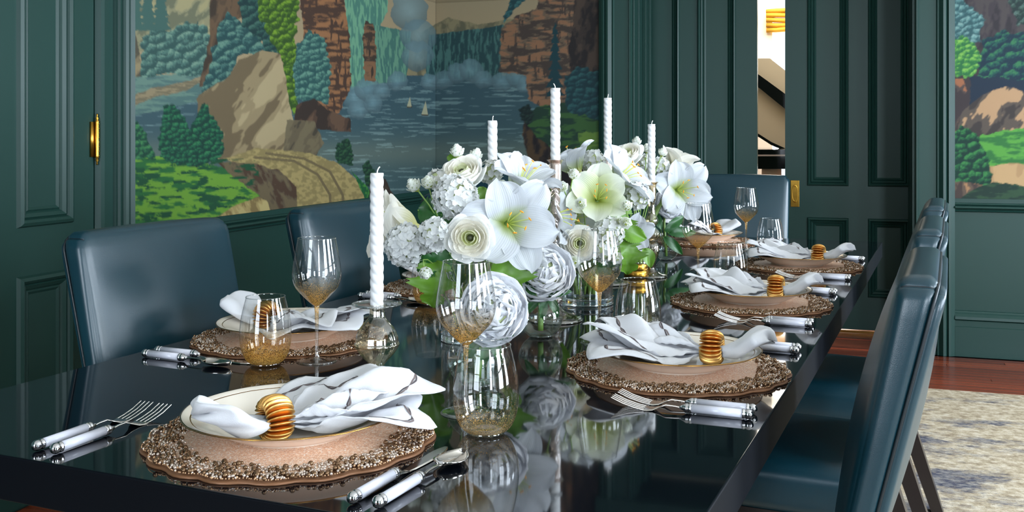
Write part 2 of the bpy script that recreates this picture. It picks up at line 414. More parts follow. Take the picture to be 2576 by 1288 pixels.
# panelled door builder (local x right, z up, front face at y=0 towards -y)
def panel_door(name, width, height, panels, thick=.045, mould=.05, parent=None, raised=True):
    """panels: (x0,x1,z0,z1) sunk fields.  front moulding rings + stiles"""
    root = link(name, None); root['kind'] = 'structure'
    xs = sorted({0, width}|{p[0] for p in panels}|{p[1] for p in panels}); zs = sorted({0, height}|{p[2] for p in panels}|{p[3] for p in panels})
    fr = MB()
    for i in range(len(xs)-1):
        for j in range(len(zs)-1):
            cx_, cz_ = (xs[i]+xs[i+1])/2, (zs[j]+zs[j+1])/2
            if any(p[0] < cx_ < p[1] and p[2] < cz_ < p[3] for p in panels): continue
            fr.box(xs[i], xs[i+1], 0, thick, zs[j], zs[j+1])
    fr.build('door_frame', M['wall'], root)
    for (a, b, c, d) in panels:
        MB().box(a, b, .016, .03, c, d).build('door_panel', M['wall'], root)
        ring = MB()
        prof = [(0, 0), (.08, -.012), (.22, -.017), (.34, -.010), (.40, .000), (.46, -.004), (.62, .003), (.70, .010), (.78, .006), (.9, .012), (1, .0158)]
        for (t0, y0), (t1, y1) in zip(prof[:-1], prof[1:]):
            def rect(t): m_ = t*mould - .006; return (a+m_, b-m_, c+m_, d-m_)
            A, B = rect(t0), rect(t1)
            pa = [(A[0], y0, A[2]), (A[1], y0, A[2]), (A[1], y0, A[3]), (A[0], y0, A[3])]
            pb = [(B[0], y1, B[2]), (B[1], y1, B[2]), (B[1], y1, B[3]), (B[0], y1, B[3])]
            ring.add(pa+pb, [(k, (k+1) % 4, 4+(k+1) % 4, 4+k) for k in range(4)])
        ring.build('panel_moulding', M['wall'], root)
    return root
# heights of the door panels from the photo (sliding leaves stand at y = DOORY)
def zb(px, py, y0): x, d = x_on_back(px, y0); return HC-(py-HOR)/FOC*d
def xb(px, y0=DOORY): return x_on_back(px, y0)[0]
z_up0 = zb(2100, 474, DOORY); z_lo1 = zb(2100, 559, DOORY); z_lo0 = zb(2240, 757, DOORY)
xr0 = xb(1975); pr = [xb(2033)-xr0, xb(2132)-xr0, xb(2186)-xr0, xb(2287)-xr0]
wleaf = pr[3]+.075
pan = [(pr[0], pr[1], z_lo0, z_lo1), (pr[2], pr[3], z_lo0, z_lo1), (pr[0], pr[1], z_up0, 2.28), (pr[2], pr[3], z_up0, 2.28)]
dr = panel_door('door_1', wleaf, OZ-.02, pan, mould=.052); dr.location = (xr0, DOORY, .02)
xl1 = xb(1905)
pan2 = [(wleaf-b, wleaf-a, c, d) for (a, b, c, d) in pan]
dl = panel_door('door_2', wleaf, OZ-.02, pan2, mould=.052); dl.location = (xl1-wleaf, DOORY, .02)
sbox('trim_6', M['goldline'], OX0+.05, OX1-.02, DOORY+.0, DOORY+.03, 0, .012)   # floor track
# brass flush pull on the right leaf
pl = MB(); zc = (zb(2000, 487, DOORY)); xc = xb(2000)
hw, hh = .025, .079
pl.box(xc-hw, xc+hw, DOORY-.004, DOORY, zc-hh, zc+hh)
o = pl.build('brass_pull', M['brass'], bevel=.0015); o.parent = dr; o.matrix_parent_inverse = Matrix.Translation(-Vector((xr0, DOORY, .02)))
vs, fs = [], []
for i, (s, yy) in enumerate([(1.0, -.0045), (.9, -.0075), (.8, -.0048), (.72, -.002), (.0, -.0005)]):
    for k_ in range(20):
        t = 2*math.pi*k_/20
        vs.append((xc+.0175*s*math.copysign(abs(math.cos(t))**.8, math.cos(t)), DOORY+yy, zc+.054*s*math.copysign(abs(math.sin(t))**.8, math.sin(t))))
fs = [(i*20+k_, i*20+(k_+1) % 20, (i+1)*20+(k_+1) % 20, (i+1)*20+k_) for i in range(4) for k_ in range(20)]
o = link('pull_cup', mesh('pull_cup', vs, fs, M['brass']), dr); o.matrix_parent_inverse = Matrix.Translation(-Vector((xr0, DOORY, .02)))

# chair rail, wainscot cap and baseboards
ZR = .828      # bottom edge of the wallpaper
def rail(mb, axis, a0, a1, pos, s, z_top, prof):
    """prof: (dz down from top, out)"""
    for (z0, o0), (z1, o1) in zip(prof[:-1], prof[1:]):
        if axis == 'x':
            v = [(pos, a0, z_top-z0), (pos, a1, z_top-z0), (pos, a1, z_top-z1), (pos, a0, z_top-z1), (pos+s*o0, a0, z_top-z0), (pos+s*o0, a1, z_top-z0), (pos+s*o1, a1, z_top-z1), (pos+s*o1, a0, z_top-z1)]
        else:
            v = [(a0, pos, z_top-z0), (a1, pos, z_top-z0), (a1, pos, z_top-z1), (a0, pos, z_top-z1), (a0, pos+s*o0, z_top-z0), (a1, pos+s*o0, z_top-z0), (a1, pos+s*o1, z_top-z1), (a0, pos+s*o1, z_top-z1)]
        mb.add(v, [(4, 5, 6, 7), (0, 4, 7, 3), (1, 2, 6, 5), (0, 1, 5, 4), (3, 7, 6, 2)])
RP = [(0, .0), (0, .012), (.022, .012), (.024, .020), (.030, .024), (.036, .016), (.040, .030), (.048, .034), (.054, .020), (.060, .012), (.066, .018), (.071, .006), (.071, 0)]
BP = [(0, 0), (.002, .008), (.010, .012), (.016, .018), (.030, .028), (.044, .030), (.050, .016), (.052, .020), (.082, .020), (.084, .023), (.24, .023), (.24, 0)]
yCL = y_on_left(240, LX)[0]      # outer edge (near side) of the casing of the left door
yWP = y_on_left(318.5, LX)[0]    # casing / wallpaper edge
mb = MB(); rail(mb, 'x', yWP, BY, LX, 1, ZR, RP); struct(mb.build('trim_7', M['wall']))
mb = MB(); rail(mb, 'y', LX, OX0-CW, BY, -1, ZR, RP); struct(mb.build('trim_8', M['wall']))
mb = MB(); rail(mb, 'y', OX1+CW, RW, BY, -1, ZR, RP); struct(mb.build('trim_9', M['wall']))
mb = MB(); rail(mb, 'x', yWP, BY, LX, 1, .24, BP); struct(mb.build('baseboard_left', M['wall']))
mb = MB(); rail(mb, 'y', LX, OX0-CW, BY, -1, .24, BP); struct(mb.build('baseboard_far', M['wall']))
mb = MB(); rail(mb, 'y', OX1+CW, RW, BY, -1, .24, BP); struct(mb.build('baseboard_far_right', M['wall']))
mb = MB(); rail(mb, 'x', BWY, BY, RW, -1, .24, BP); struct(mb.build('baseboard_right', M['wall']))
# left door: leaf, stop, casing
yH = y_on_left(228, LX)[0]; y0p = y_on_left(37, LX)[0]; y1p = y_on_left(171.5, LX)[0]
def zl(px, py): d = y_on_left(px, LX)[1]; return HC-(py-HOR)/FOC*d
zu = (zl(37.3, 578.2)+zl(171.5, 562.4))/2; zlo = (zl(37.3, 710.5)+zl(170.5, 687.2))/2
leafw = .86; pw = y1p-y0p; off = yH-y1p   # stile
# local door: x runs away from the hinge toward the camera
pL = [(off, off+pw, .22, zlo), (off, off+pw, zu, 2.2), (leafw-off-pw, leafw-off, .22, zlo), (leafw-off-pw, leafw-off, zu, 2.2)]
if leafw-2*off-2*pw < .04: leafw = 2*off+2*pw+.1; pL = [(off, off+pw, .22, zlo), (off, off+pw, zu, 2.2), (leafw-off-pw, leafw-off, .22, zlo), (leafw-off-pw, leafw-off, zu, 2.2)]
# mirror x so that local +x maps to -y in the room while the front faces +x
pL = [(leafw-b, leafw-a, c, d) for (a, b, c, d) in pL]
d3 = panel_door('door_3', leafw, 2.43, pL, mould=.068)
d3.rotation_euler = (0, 0, R(90)); d3.location = (LX+.012, yH-leafw, .01)
def casing_y(mb, y0, y1, z0, z1):
    prof = [(0, .012), (.05, .03), (.14, .032), (.16, .022), (.44, .022), (.46, .034), (.50, .030), (.53, .042), (.58, .040), (.61, .030), (.66, .046), (.72, .050), (.76, .036), (.80, .046), (.88, .054), (.93, .046), (.97, .030), (1, .0)]
    w_ = y1-y0
    for (a, h), (b, h2) in zip(prof[:-1], prof[1:]):
        A, B = y0+a*w_, y0+b*w_
        v = [(LX, A, z0), (LX, B, z0), (LX+h2, B, z0), (LX+h, A, z0), (LX, A, z1), (LX, B, z1), (LX+h2, B, z1), (LX+h, A, z1)]
        mb.add(v, [(3, 2, 6, 7), (0, 3, 7, 4), (1, 5, 6, 2), (4, 7, 6, 5)])
mb = MB(); casing_y(mb, yH+.006, yWP, 0, 2.56); struct(mb.build('trim_10', M['wall']))
mb = MB(); casing_y(mb, yH-leafw-.006, yH-leafw-.19, 0, 2.56); struct(mb.build('trim_11', M['wall']))
sbox('trim_12', M['wall'], LX, LX+.045, yH-leafw-.19, yWP, 2.46, 2.60, bevel=.008)
# ornate hinges
def hinge(zc_, hgt):
    vs, fs = lathe([(.001, -hgt/2-.022), (.0035, -hgt/2-.018), (.002, -hgt/2-.012), (.006, -hgt/2-.006), (.004, -hgt/2), (.0075, -hgt/2+.004), (.0065, -hgt/2+.01), (.0075, -.01), (.0065, 0), (.0075, .01), (.0065, hgt/2-.01), (.0075, hgt/2-.004), (.004, hgt/2), (.006, hgt/2+.006), (.002, hgt/2+.012), (.0035, hgt/2+.018), (.001, hgt/2+.022)], 12)
    mb = MB().add(vs, fs); 
    for s in range(8): v2, f2 = ball(.0028, 6, 4, (.0062, 0, -hgt/2+.01+s*hgt/8.5)); mb.add(v2, f2)
    mb.box(-.012, -.004, -.022, -.002, -hgt/2+.006, hgt/2-.006)
    o = mb.build('brass_hinge', M['brass'], d3, smooth=True)
    o.matrix_world = Matrix.Translation((LX+.024, yH+.003, zc_)); o.parent = d3
    o.matrix_parent_inverse = (Matrix.Translation((LX+.012, yH-leafw, .01)) @ Matrix.Rotation(R(90), 4, 'Z')).inverted()
hz = (zl(231, 297)+zl(231, 404))/2
hinge(hz, .13); hinge(zl(226, 925)-.02, .13)

# wallpapered murals: flat print as colours on finely divided wall sheets
NR = np.random.RandomState(5)
_tab = NR.rand(256, 256)
def vnoise(x, y):
    xi, yi = np.floor(x).astype(int), np.floor(y).astype(int); xf, yf = x-xi, y-yi
    u, v = xf*xf*(3-2*xf), yf*yf*(3-2*yf)
    g = lambda a, b: _tab[a & 255, b & 255]
    return (g(xi, yi)*(1-u)+g(xi+1, yi)*u)*(1-v)+(g(xi, yi+1)*(1-u)+g(xi+1, yi+1)*u)*v
def fbm(x, y, o=4):
    s = 0; a = .5; t = 0
    for i in range(o): s = s+a*vnoise(x*2**i+i*17.3, y*2**i+i*9.1); t += a; a *= .5
    return s/t
def worley(x, y):
    xi, yi = np.floor(x).astype(int), np.floor(y).astype(int)
    best = np.full(x.shape, 9.); bx = np.zeros(x.shape); by = np.zeros(x.shape)
    for dx in (-1, 0, 1):
        for dy in (-1, 0, 1):
            a, b = xi+dx, yi+dy
            px_ = a+_tab[a & 255, b & 255]; py_ = b+_tab[(a+91) & 255, (b+37) & 255]
            d = (px_-x)**2+(py_-y)**2; m = d < best
            best = np.where(m, d, best); bx = np.where(m, px_-x, bx); by = np.where(m, py_-y, by)
    return np.sqrt(best), bx, by
def inpoly(x, y, poly):
    r = np.zeros(x.shape, bool); n = len(poly)
    for i in range(n):
        x0, y0 = poly[i]; x1, y1 = poly[(i+1) % n]
        c = ((y0 > y) != (y1 > y)) & (x < (x1-x0)*(y-y0)/((y1-y0) or 1e-9)+x0); r ^= c
    return r
def lum(c, k): return np.clip(c*k, 0, 255)
def paint(x, y, scene):
    C = np.zeros(x.shape+(3,)); A = lambda *c: np.array(c, float)
    f1 = fbm(x/40, y/40); f2 = fbm(x/9+5, y/9); 
    def reg(poly, jit=6, sc=14, seed=0):
        jx = (fbm(x/sc+seed, y/sc)-.5)*2*jit; jy = (fbm(x/sc+seed+50, y/sc+31)-.5)*2*jit
        return inpoly(x+jx, y+jy, poly)
    def fill(m, col): C[m] = col[m] if isinstance(col, np.ndarray) and col.ndim > 1 else col
    f3 = fbm(x/3.2+7, y/3.0, 3)
    sm = lambda n, th, w_=.05: np.clip((n-th)/w_+.5, 0, 1)[..., None]
    def three(n, a, b, dark, mid, light, w_=.05):
        k1, k2 = sm(n, a, w_), sm(n, b, w_); c = dark*(1-k1)+mid*k1; return c*(1-k2)+light*k2
    def tree(poly, dark, mid, light, cell=14, jit=10, seed=0):
        d, bx, by = worley(x/(cell*1.35)+seed, y/(cell*1.15)+seed*2)
        m = reg_d(poly, jit, 16, seed, (d-.45)*cell*.9)
        lit = (bx*.55+by*1.05)+(f3-.5)*1.0-.35*np.clip((d-.5)/.2, 0, 1)
        fill(m, three(lit, -.02, .36, dark, mid, light, .16))
    def reg_d(poly, jit, sc, seed, extra):
        jx = (fbm(x/sc+seed, y/sc)-.5)*2*jit; jy = (fbm(x/sc+seed+50, y/sc+31)-.5)*2*jit
        cx_ = sum(p[0] for p in poly)/len(poly); cy_ = sum(p[1] for p in poly)/len(poly)
        L_ = np.hypot(x-cx_, y-cy_)+1e-6
        return inpoly(x+jx+extra*(x-cx_)/L_, y+jy+extra*(y-cy_)/L_, poly)
    def rock(poly, dark, mid, light, seed=0, jit=4, ang=.5, sc=26):
        m = reg(poly, jit, 20, seed)
        n = fbm((x+y*ang)/sc+seed, (y-x*ang*.4)/(sc*2.2)+seed, 4)
        fill(m, three(n, .43, .56, dark, mid, light, .02))
    def streak(poly, a, b, sx, sy, seed=0, jit=3, th=.52):
        m = reg(poly, jit, 12, seed); n = fbm(x/sx+seed, y/sy+seed, 4); k = sm(n, th, .06); fill(m, a*(1-k)+b*k)
    if scene == 'left':
        t = np.clip((y+200)/300, 0, 1)[..., None]
        C[:] = A(122, 116, 98)*(1-t)+A(148, 130, 98)*t
        rock([(900, 120), (960, 75), (1060, 78), (1130, 45), (1200, 62), (1330, 40), (1330, 200), (900, 200)], A(86, 84, 64), A(106, 100, 76), A(122, 113, 84), 3, 6, 0, 12)
        # water
        t = np.clip((y-190)/300, 0, 1)[..., None]
        wc = A(48, 74, 82)*(1-t)+A(58, 82, 84)*t
        band = np.exp(-((y-385)/38)**2)[..., None]; wc = wc*(1-band*.55)+A(104, 112, 98)*band*.55
        st = fbm(x/60+3, y/4.5, 3); wc = np.where(((st > .66) & (y > 200))[..., None], wc*.55+A(140, 165, 160)*.45, wc)
        fill(y > 190, wc)
        # falls
        streak([(848, -300), (985, -300), (975, 30), (958, 60), (950, 130), (948, 210), (882, 225), (872, 60)], A(66, 112, 98), A(98, 146, 116), 3.5, 26, 1, 4, .5)
        streak([(940, 62), (1035, 80), (1022, 205), (948, 210)], A(58, 100, 90), A(88, 132, 108), 3.5, 22, 2, 3, .52)
        streak([(1080, 88), (1180, 75), (1268, 62), (1262, 195), (1068, 200)], A(30, 60, 62), A(62, 100, 94), 3.2, 24, 4, 3, .55)
        for cx_, cy_, r_ in ((1040, -60, 52), (1030, 30, 48), (1052, 90, 44), (1050, 140, 40), (890, 245, 30), (925, 225, 32), (900, 275, 26), (960, 230, 22), (1000, 205, 26), (1115, 200, 26), (1150, 185, 26), (1185, 178, 30), (1215, 200, 24), (1262, 205, 26), (1300, 195, 26), (1318, 215, 20), (1080, 205, 22), (940, 262, 24)):
            jx = (fbm(x/14, y/14)-.5)*14
            d = np.hypot(x+jx-cx_, (y+jx-cy_)*1.05)/r_; m = d < 1
            k = np.clip(1.15-d*.35-(y-cy_)/r_*.12, .7, 1.25)[..., None]
            C[m] = (C*.25+lum(A(94, 122, 128), k)*.75)[m]
        # cliffs
        def cliff(poly, dark, mid, light, seed=0):
            m = reg(poly, 5, 10, seed)
            n = fbm(x/30+seed, y/8+seed, 4); v = fbm(x/6+seed, y/30+2, 3)
            c = np.where((n > .55)[..., None], light, np.where((n > .44)[..., None], mid, dark)); c = np.where((v > .64)[..., None], dark, c); fill(m, c)
        cliff([(720, -300), (850, -300), (868, 20), (880, 90), (884, 220), (850, 290), (800, 300), (770, 200), (760, 60)], A(66, 48, 38), A(112, 78, 52), A(136, 94, 60), 2)
        cliff([(918, 50), (940, 60), (948, 120), (944, 205), (918, 200), (912, 110)], A(56, 46, 38), A(96, 72, 52), A(116, 84, 58), 4)
        cliff([(1500, -300), (1500, 300), (1400, 290), (1330, 250), (1322, 190), (1255, 180), (1262, 70), (1300, 40), (1350, 20), (1380, -300)], A(62, 52, 46), A(96, 80, 64), A(128, 92, 66), 6)
        rock([(1435, -300), (1520, -300), (1520, 300), (1440, 260), (1430, 120), (1445, 30)], A(34, 30, 30), A(50, 42, 38), A(66, 54, 46), 8, 5, .1, 14)
        tree([(1270, 60), (1300, 15), (1340, -20), (1385, -300), (1240, -300), (1320, -60), (1265, 40)], A(24, 56, 60), A(38, 80, 82), A(54, 100, 98), 12, 6, 3)
        # left distance
        rock([(300, -300), (560, -300), (545, 90), (400, 130), (300, 130)], A(98, 100, 78), A(128, 124, 94), A(146, 138, 100), 1, 6, .8, 22)
        rock([(300, 40), (335, 70), (352, 130), (360, 235), (300, 240)], A(76, 72, 58), A(118, 106, 80), A(134, 120, 88), 5, 4, .8, 18)
        streak([(300, 195), (540, 180), (545, 245), (300, 300)], A(72, 100, 96), A(92, 120, 108), 40, 5, 3)
        streak([(300, 255), (380, 222), (470, 205), (520, 188), (525, 196), (470, 228), (390, 245), (300, 280)], A(104, 96, 74), A(132, 118, 90), 20, 4, 8)
        tree([(352, 190), (356, 110), (385, 70), (420, 78), (450, 66), (480, 55), (520, 66), (535, 120), (530, 185), (440, 188)], A(44, 74, 70), A(70, 104, 94), A(104, 134, 116), 17, 9, 1)
        for cx_ in (372, 405, 340):
            for q in range(7): 
                yy = -40+q*18; m = inpoly(x+(f2-.5)*12, y+(f1-.5)*8, [(cx_, yy-30), (cx_+8+q*3, yy+8), (cx_-8-q*3, yy+8)]); fill(m, A(56, 88, 80))
        rock([(528, -300), (690, -300), (640, 20), (585, 60), (545, 140), (525, 215), (500, 220), (528, 90)], A(56, 46, 36), A(78, 62, 46), A(92, 72, 52), 7, 4, .3, 20)
        tree([(508, 235), (530, 150), (548, 70), (575, 30), (605, 60), (660, 80), (665, 130), (600, 140), (560, 235)], A(32, 66, 66), A(56, 94, 88), A(90, 126, 110), 15, 7, 2)
        tree([(585, -300), (735, -300), (735, 150), (690, 160), (660, 110), (606, 60)], A(22, 50, 50), A(38, 74, 66), A(60, 96, 84), 14, 7, 4)
        tree([(672, -300), (745, -300), (752, 20), (742, 110), (760, 170), (745, 285), (712, 270), (708, 150), (672, 90), (650, 20)], A(44, 72, 26), A(70, 104, 28), A(106, 140, 36), 13, 8, 5)
        tree([(745, 250), (735, 170), (750, 110), (780, 78), (815, 100), (832, 180), (826, 262), (780, 250)], A(38, 76, 74), A(64, 104, 94), A(92, 134, 116), 12, 6, 6)
        # boulders and banks
        rock([(495, 250), (520, 225), (580, 190), (600, 150), (660, 128), (705, 135), (718, 190), (728, 260), (745, 330), (700, 400), (540, 400), (500, 330)], A(100, 86, 62), A(136, 120, 88), A(158, 142, 106), 2, 4, .7, 46)
        rock([(745, 265), (790, 248), (830, 280), (880, 300), (885, 332), (815, 328), (740, 320)], A(50, 40, 34), A(74, 56, 44), A(90, 68, 52), 9, 4)
        rock([(722, 300), (790, 305), (815, 360), (790, 400), (710, 390)], A(64, 58, 46), A(92, 82, 62), A(104, 94, 70), 3, 4)
        # small sails
        for cx_, cy_, s_ in ((1030, 268, 13), (1069, 288, 18)):
            fill(inpoly(x, y, [(cx_-s_*.5, cy_), (cx_+.1*s_, cy_-s_*1.9), (cx_+s_*.42, cy_)]), A(150, 150, 122)); fill(inpoly(x, y, [(cx_-s_*.6, cy_), (cx_+s_*.6, cy_), (cx_+s_*.4, cy_+3), (cx_-s_*.4, cy_+3)]), A(60, 48, 34))
        # road, ravine
        road = [(560, 400), (650, 372), (780, 385), (850, 410), (900, 455), (925, 500), (930, 620), (740, 620), (745, 500), (700, 430), (620, 418)]
        streak(road, A(128, 114, 72), A(152, 136, 86), 9, 6, 5, 3, .5)
        for k_ in (0, 1):
            pts = [(640+30*k_, 396-10*k_), (740+25*k_, 405-6*k_), (800+30*k_, 440-8*k_), (830+32*k_, 490), (836+36*k_, 620)]
            for (ax, ay), (bx_, by_) in zip(pts[:-1], pts[1:]):
                L2 = (bx_-ax)**2+(by_-ay)**2; tt = np.clip(((x-ax)*(bx_-ax)+(y-ay)*(by_-ay))/L2, 0, 1)
                dd = np.hypot(x-ax-tt*(bx_-ax), y-ay-tt*(by_-ay)); fill(dd < 3.2, A(100, 88, 60))
        rock([(545, 405), (640, 412), (700, 428), (745, 470), (752, 620), (600, 620), (640, 520), (580, 450)], A(70, 52, 38), A(86, 74, 56), A(98, 86, 62), 4, 4, -.5, 12)
        streak([(300, 395), (420, 392), (480, 405), (560, 420), (600, 455), (655, 492), (625, 505), (560, 545), (500, 620), (300, 620)], A(34, 92, 46), A(96, 142, 44), 38, 9, 6, 5, .5)
        m = reg([(300, 395), (650, 395), (655, 500), (560, 545), (500, 620), (300, 620)], 4, 12, 6) & (fbm(x/30+9, y/8+2, 4) > .62) & (y > 400)
        C[m] = A(22, 70, 44)
        rock([(548, 545), (585, 520), (650, 495), (672, 505), (705, 620), (500, 620)], A(122, 104, 64), A(154, 136, 86), A(172, 156, 102), 6, 3, -.4, 16)
        tree([(402, 395), (398, 340), (412, 270), (440, 262), (470, 300), (480, 330), (495, 280), (515, 255), (540, 300), (562, 340), (560, 390), (500, 420), (440, 410)], A(14, 54, 44), A(22, 82, 58), A(44, 112, 70), 10, 8, 7)
        tree([(300, 400), (300, 330), (325, 300), (350, 310), (372, 350), (392, 400)], A(18, 60, 46), A(34, 92, 60), A(60, 120, 70), 10, 6, 9)
        tree([(842, 395), (850, 360), (878, 345), (890, 390), (886, 415), (850, 412)], A(16, 44, 34), A(30, 66, 44), A(44, 84, 52), 7, 5, 4)
        tree([(918, 470), (912, 420), (925, 400), (945, 440), (955, 470)], A(16, 44, 34), A(30, 66, 44), A(44, 84, 52), 7, 5, 8)
        streak([(885, 430), (930, 480), (940, 620), (925, 620), (918, 500)], A(20, 80, 44), A(60, 120, 50), 6, 9, 2, 4)
        rock([(930, 460), (970, 450), (990, 490), (960, 620), (925, 560)], A(36, 30, 28), A(52, 42, 36), A(66, 54, 44), 6, 4)
        # right headland
        rock([(1318, 300), (1345, 285), (1500, 300), (1520, 620), (1390, 620), (1362, 470), (1330, 400), (1315, 340)], A(28, 24, 26), A(44, 36, 32), A(70, 54, 36), 3, 4, .2, 12)
        streak([(1318, 300), (1350, 268), (1420, 258), (1520, 300), (1520, 400), (1420, 392), (1350, 345)], A(26, 52, 40), A(48, 82, 42), 34, 7, 2, 5, .5)
        streak([(1455, 335), (1520, 330), (1520, 385), (1462, 380)], A(66, 98, 44), A(90, 120, 50), 30, 6, 4, 5, .5)
        tree([(1425, 280), (1420, 200), (1450, 170), (1520, 180), (1520, 310)], A(20, 48, 54), A(30, 66, 70), A(40, 82, 82), 12, 7, 4)
        for q in range(8):
            yy = 80+q*22; m = inpoly(x+(f2-.5)*10, y+(f1-.5)*6, [(1396, yy-26), (1398+6+q*2.4, yy+8), (1394-6-q*2.4, yy+8)]); fill(m, A(20, 54, 60))
        tree([(1308, 300), (1305, 275), (1330, 262), (1345, 290), (1330, 315)], A(16, 30, 30), A(24, 42, 40), A(34, 56, 48), 7, 5, 6)
    else:
        C[:] = A(58, 52, 54)
        rock([(2380, -300), (2700, -300), (2700, 120), (2380, 120)], A(50, 46, 50), A(62, 56, 60), A(72, 66, 66), 2, 5, .1, 16)
        tree([(2520, -300), (2700, -300), (2700, 90), (2560, 60), (2535, 0)], A(34, 50, 50), A(50, 74, 66), A(84, 108, 100), 13, 8, 3)
        tree([(2470, 110), (2520, 80), (2600, 85), (2700, 60), (2700, 240), (2450, 230)], A(22, 46, 60), A(30, 78, 72), A(52, 112, 74), 17, 8, 4)
        fill(reg([(2440, 190), (2700, 210), (2700, 330), (2440, 330)], 6, 14, 3), A(30, 44, 60))
        tree([(2370, -300), (2400, -300), (2425, 10), (2480, 45), (2462, 80), (2470, 110), (2420, 100), (2370, 110)], A(48, 84, 88), A(84, 124, 124), A(120, 156, 150), 12, 8, 1)
        tree([(2370, 95), (2430, 92), (2468, 140), (2462, 170), (2440, 198), (2400, 190), (2370, 170)], A(42, 104, 60), A(76, 142, 62), A(124, 176, 78), 11, 8, 2)
        rock([(2370, 195), (2420, 198), (2438, 240), (2430, 330), (2370, 340)], A(58, 50, 52), A(78, 66, 62), A(150, 96, 66), 5, 4)
        rock([(2400, 330), (2420, 280), (2470, 240), (2530, 216), (2570, 230), (2620, 300), (2600, 340), (2460, 345)], A(60, 54, 52), A(86, 76, 68), A(176, 140, 104), 8, 4, .6, 30)
        streak([(2455, 345), (2520, 330), (2700, 310), (2700, 430), (2560, 420), (2490, 420)], A(46, 108, 54), A(82, 150, 60), 34, 7, 2, 5, .48)
        rock([(2380, 430), (2480, 420), (2540, 410), (2700, 420), (2700, 520), (2380, 480)], A(140, 104, 72), A(170, 136, 96), A(186, 152, 108), 4, 3, .3, 40)
        tree([(2385, 470), (2388, 340), (2420, 318), (2455, 335), (2475, 380), (2498, 440), (2490, 470), (2430, 462)], A(18, 52, 44), A(30, 88, 54), A(56, 124, 66), 15, 5, 6)
        rock([(2380, 455), (2440, 460), (2480, 470), (2470, 520), (2380, 520)], A(70, 58, 54), A(96, 80, 68), A(160, 120, 84), 7, 3, 0, 18)
        streak([(2440, 480), (2500, 458), (2560, 465), (2700, 495), (2700, 560), (2400, 560), (2420, 495)], A(30, 52, 44), A(46, 74, 52), 26, 5, 3)
    return C
def to_lin(C):
    c = C/255; return np.where(c <= .04045, c/12.92, ((c+.055)/1.055)**2.4)
def mural_mat():
    m, nt, N, L, P = nmat('printed_wallpaper')
    a = N.new('ShaderNodeAttribute'); a.attribute_name = 'print'
    hs = N.new('ShaderNodeHueSaturation'); hs.inputs['Value'].default_value = MV; hs.inputs['Saturation'].default_value = .98
    L.new(a.outputs['Color'], hs.inputs['Color']); L.new(hs.outputs[0], P.inputs['Base Color'])
    P.inputs['Roughness'].default_value = .7; P.inputs['Specular IOR Level'].default_value = .25; return m
MV = .78
M['mural'] = mural_mat()
def mural(name, axis, pos, a_arr, z_arr, scene, label):
    A_, Z_ = np.meshgrid(a_arr, z_arr, indexing='ij')
    if axis == 'x': X_, Y_ = np.full(A_.shape, pos), A_
    else: X_, Y_ = A_, np.full(A_.shape, pos)
    d = -ST*X_+CT*Y_; Xc = CT*X_+ST*Y_
    px = CX+Xc/d*FOC; py = HOR+(HC-Z_)/d*FOC
    sx_, sy_ = np.gradient(px, axis=0), np.gradient(py, axis=1)
    C = sum(to_lin(paint(px+a*sx_, py+b*sy_, scene)) for a in (-.28, .28) for b in (-.28, .28))/4
    vs = np.stack([X_, Y_, Z_], -1).reshape(-1, 3); n, k = A_.shape
    I = np.arange(n*k).reshape(n, k); q = np.stack([I[:-1, :-1], I[1:, :-1], I[1:, 1:], I[:-1, 1:]], -1).reshape(-1, 4)
    if axis == 'x': q = q[:, ::-1]
    m = bpy.data.meshes.new(name); m.vertices.add(n*k); m.vertices.foreach_set('co', vs.ravel())
    m.loops.add(q.size); m.loops.foreach_set('vertex_index', q.ravel().astype(np.int32))
    m.polygons.add(len(q)); m.polygons.foreach_set('loop_start', np.arange(0, q.size, 4, dtype=np.int32))
    m.update(calc_edges=True); m.materials.append(M['mural'])
    at = m.attributes.new('print', 'FLOAT_COLOR', 'POINT'); at.data.foreach_set('color', np.concatenate([C.reshape(-1, 3), np.ones((n*k, 1))], 1).ravel().astype(np.float32))
    o = link(name, m); return struct(o)
zf = np.concatenate([np.arange(ZR, 1.98, .0048), np.arange(1.98, CZ-.1, .04)])
mural('wallpaper_left', 'x', LX+.006, np.arange(yWP-.002, BY-.006, .0048), zf, 'left', '')
mural('wallpaper_far', 'y', BY-.006, np.arange(LX+.006, OX0-CW+.001, .0065), zf, 'left', '')
xa = np.concatenate([np.arange(OX1+CW-.001, 1.15, .005), np.arange(1.15, RW, .05)])
mural('wallpaper_far_right', 'y', BY-.006, xa, np.concatenate([np.arange(ZR, 1.95, .0055), np.arange(1.95, CZ-.1, .04)]), 'right', '')
# room windows (right wall and the wall behind the camera): frame and glazing bars
def window(n, axis, pos, a, b):
    mb = MB(); f = .05
    def put(p0, p1, q0, q1, t0=-.04, t1=.06):
        if axis == 'x': mb.box(pos+t0, pos+t1, p0, p1, q0, q1)
        else: mb.box(p0, p1, pos-t1, pos-t0, q0, q1)
    put(a-.09, a+f, .41, 2.6); put(b-f, b+.09, .41, 2.6); put(a-.09, b+.09, 2.5-f, 2.6); put(a-.12, b+.12, .41, .5+f)
    put(a, b, 1.47, 1.53, .0, .05)
    put((a+b)/2-.014, (a+b)/2+.014, .5, 2.5, .01, .04)
    for z in (.98, 2.0): put(a, b, z-.012, z+.012, .01, .04)
    o = mb.build('window_%d' % n, M['whitetrim'], bevel=.004); o['kind'] = 'structure'
for i, (a, b) in enumerate(RWIN): window(i+1, 'x', RW, a, b)
for i, (a, b) in enumerate(NWIN): window(i+4, 'y', BWY, a, b)

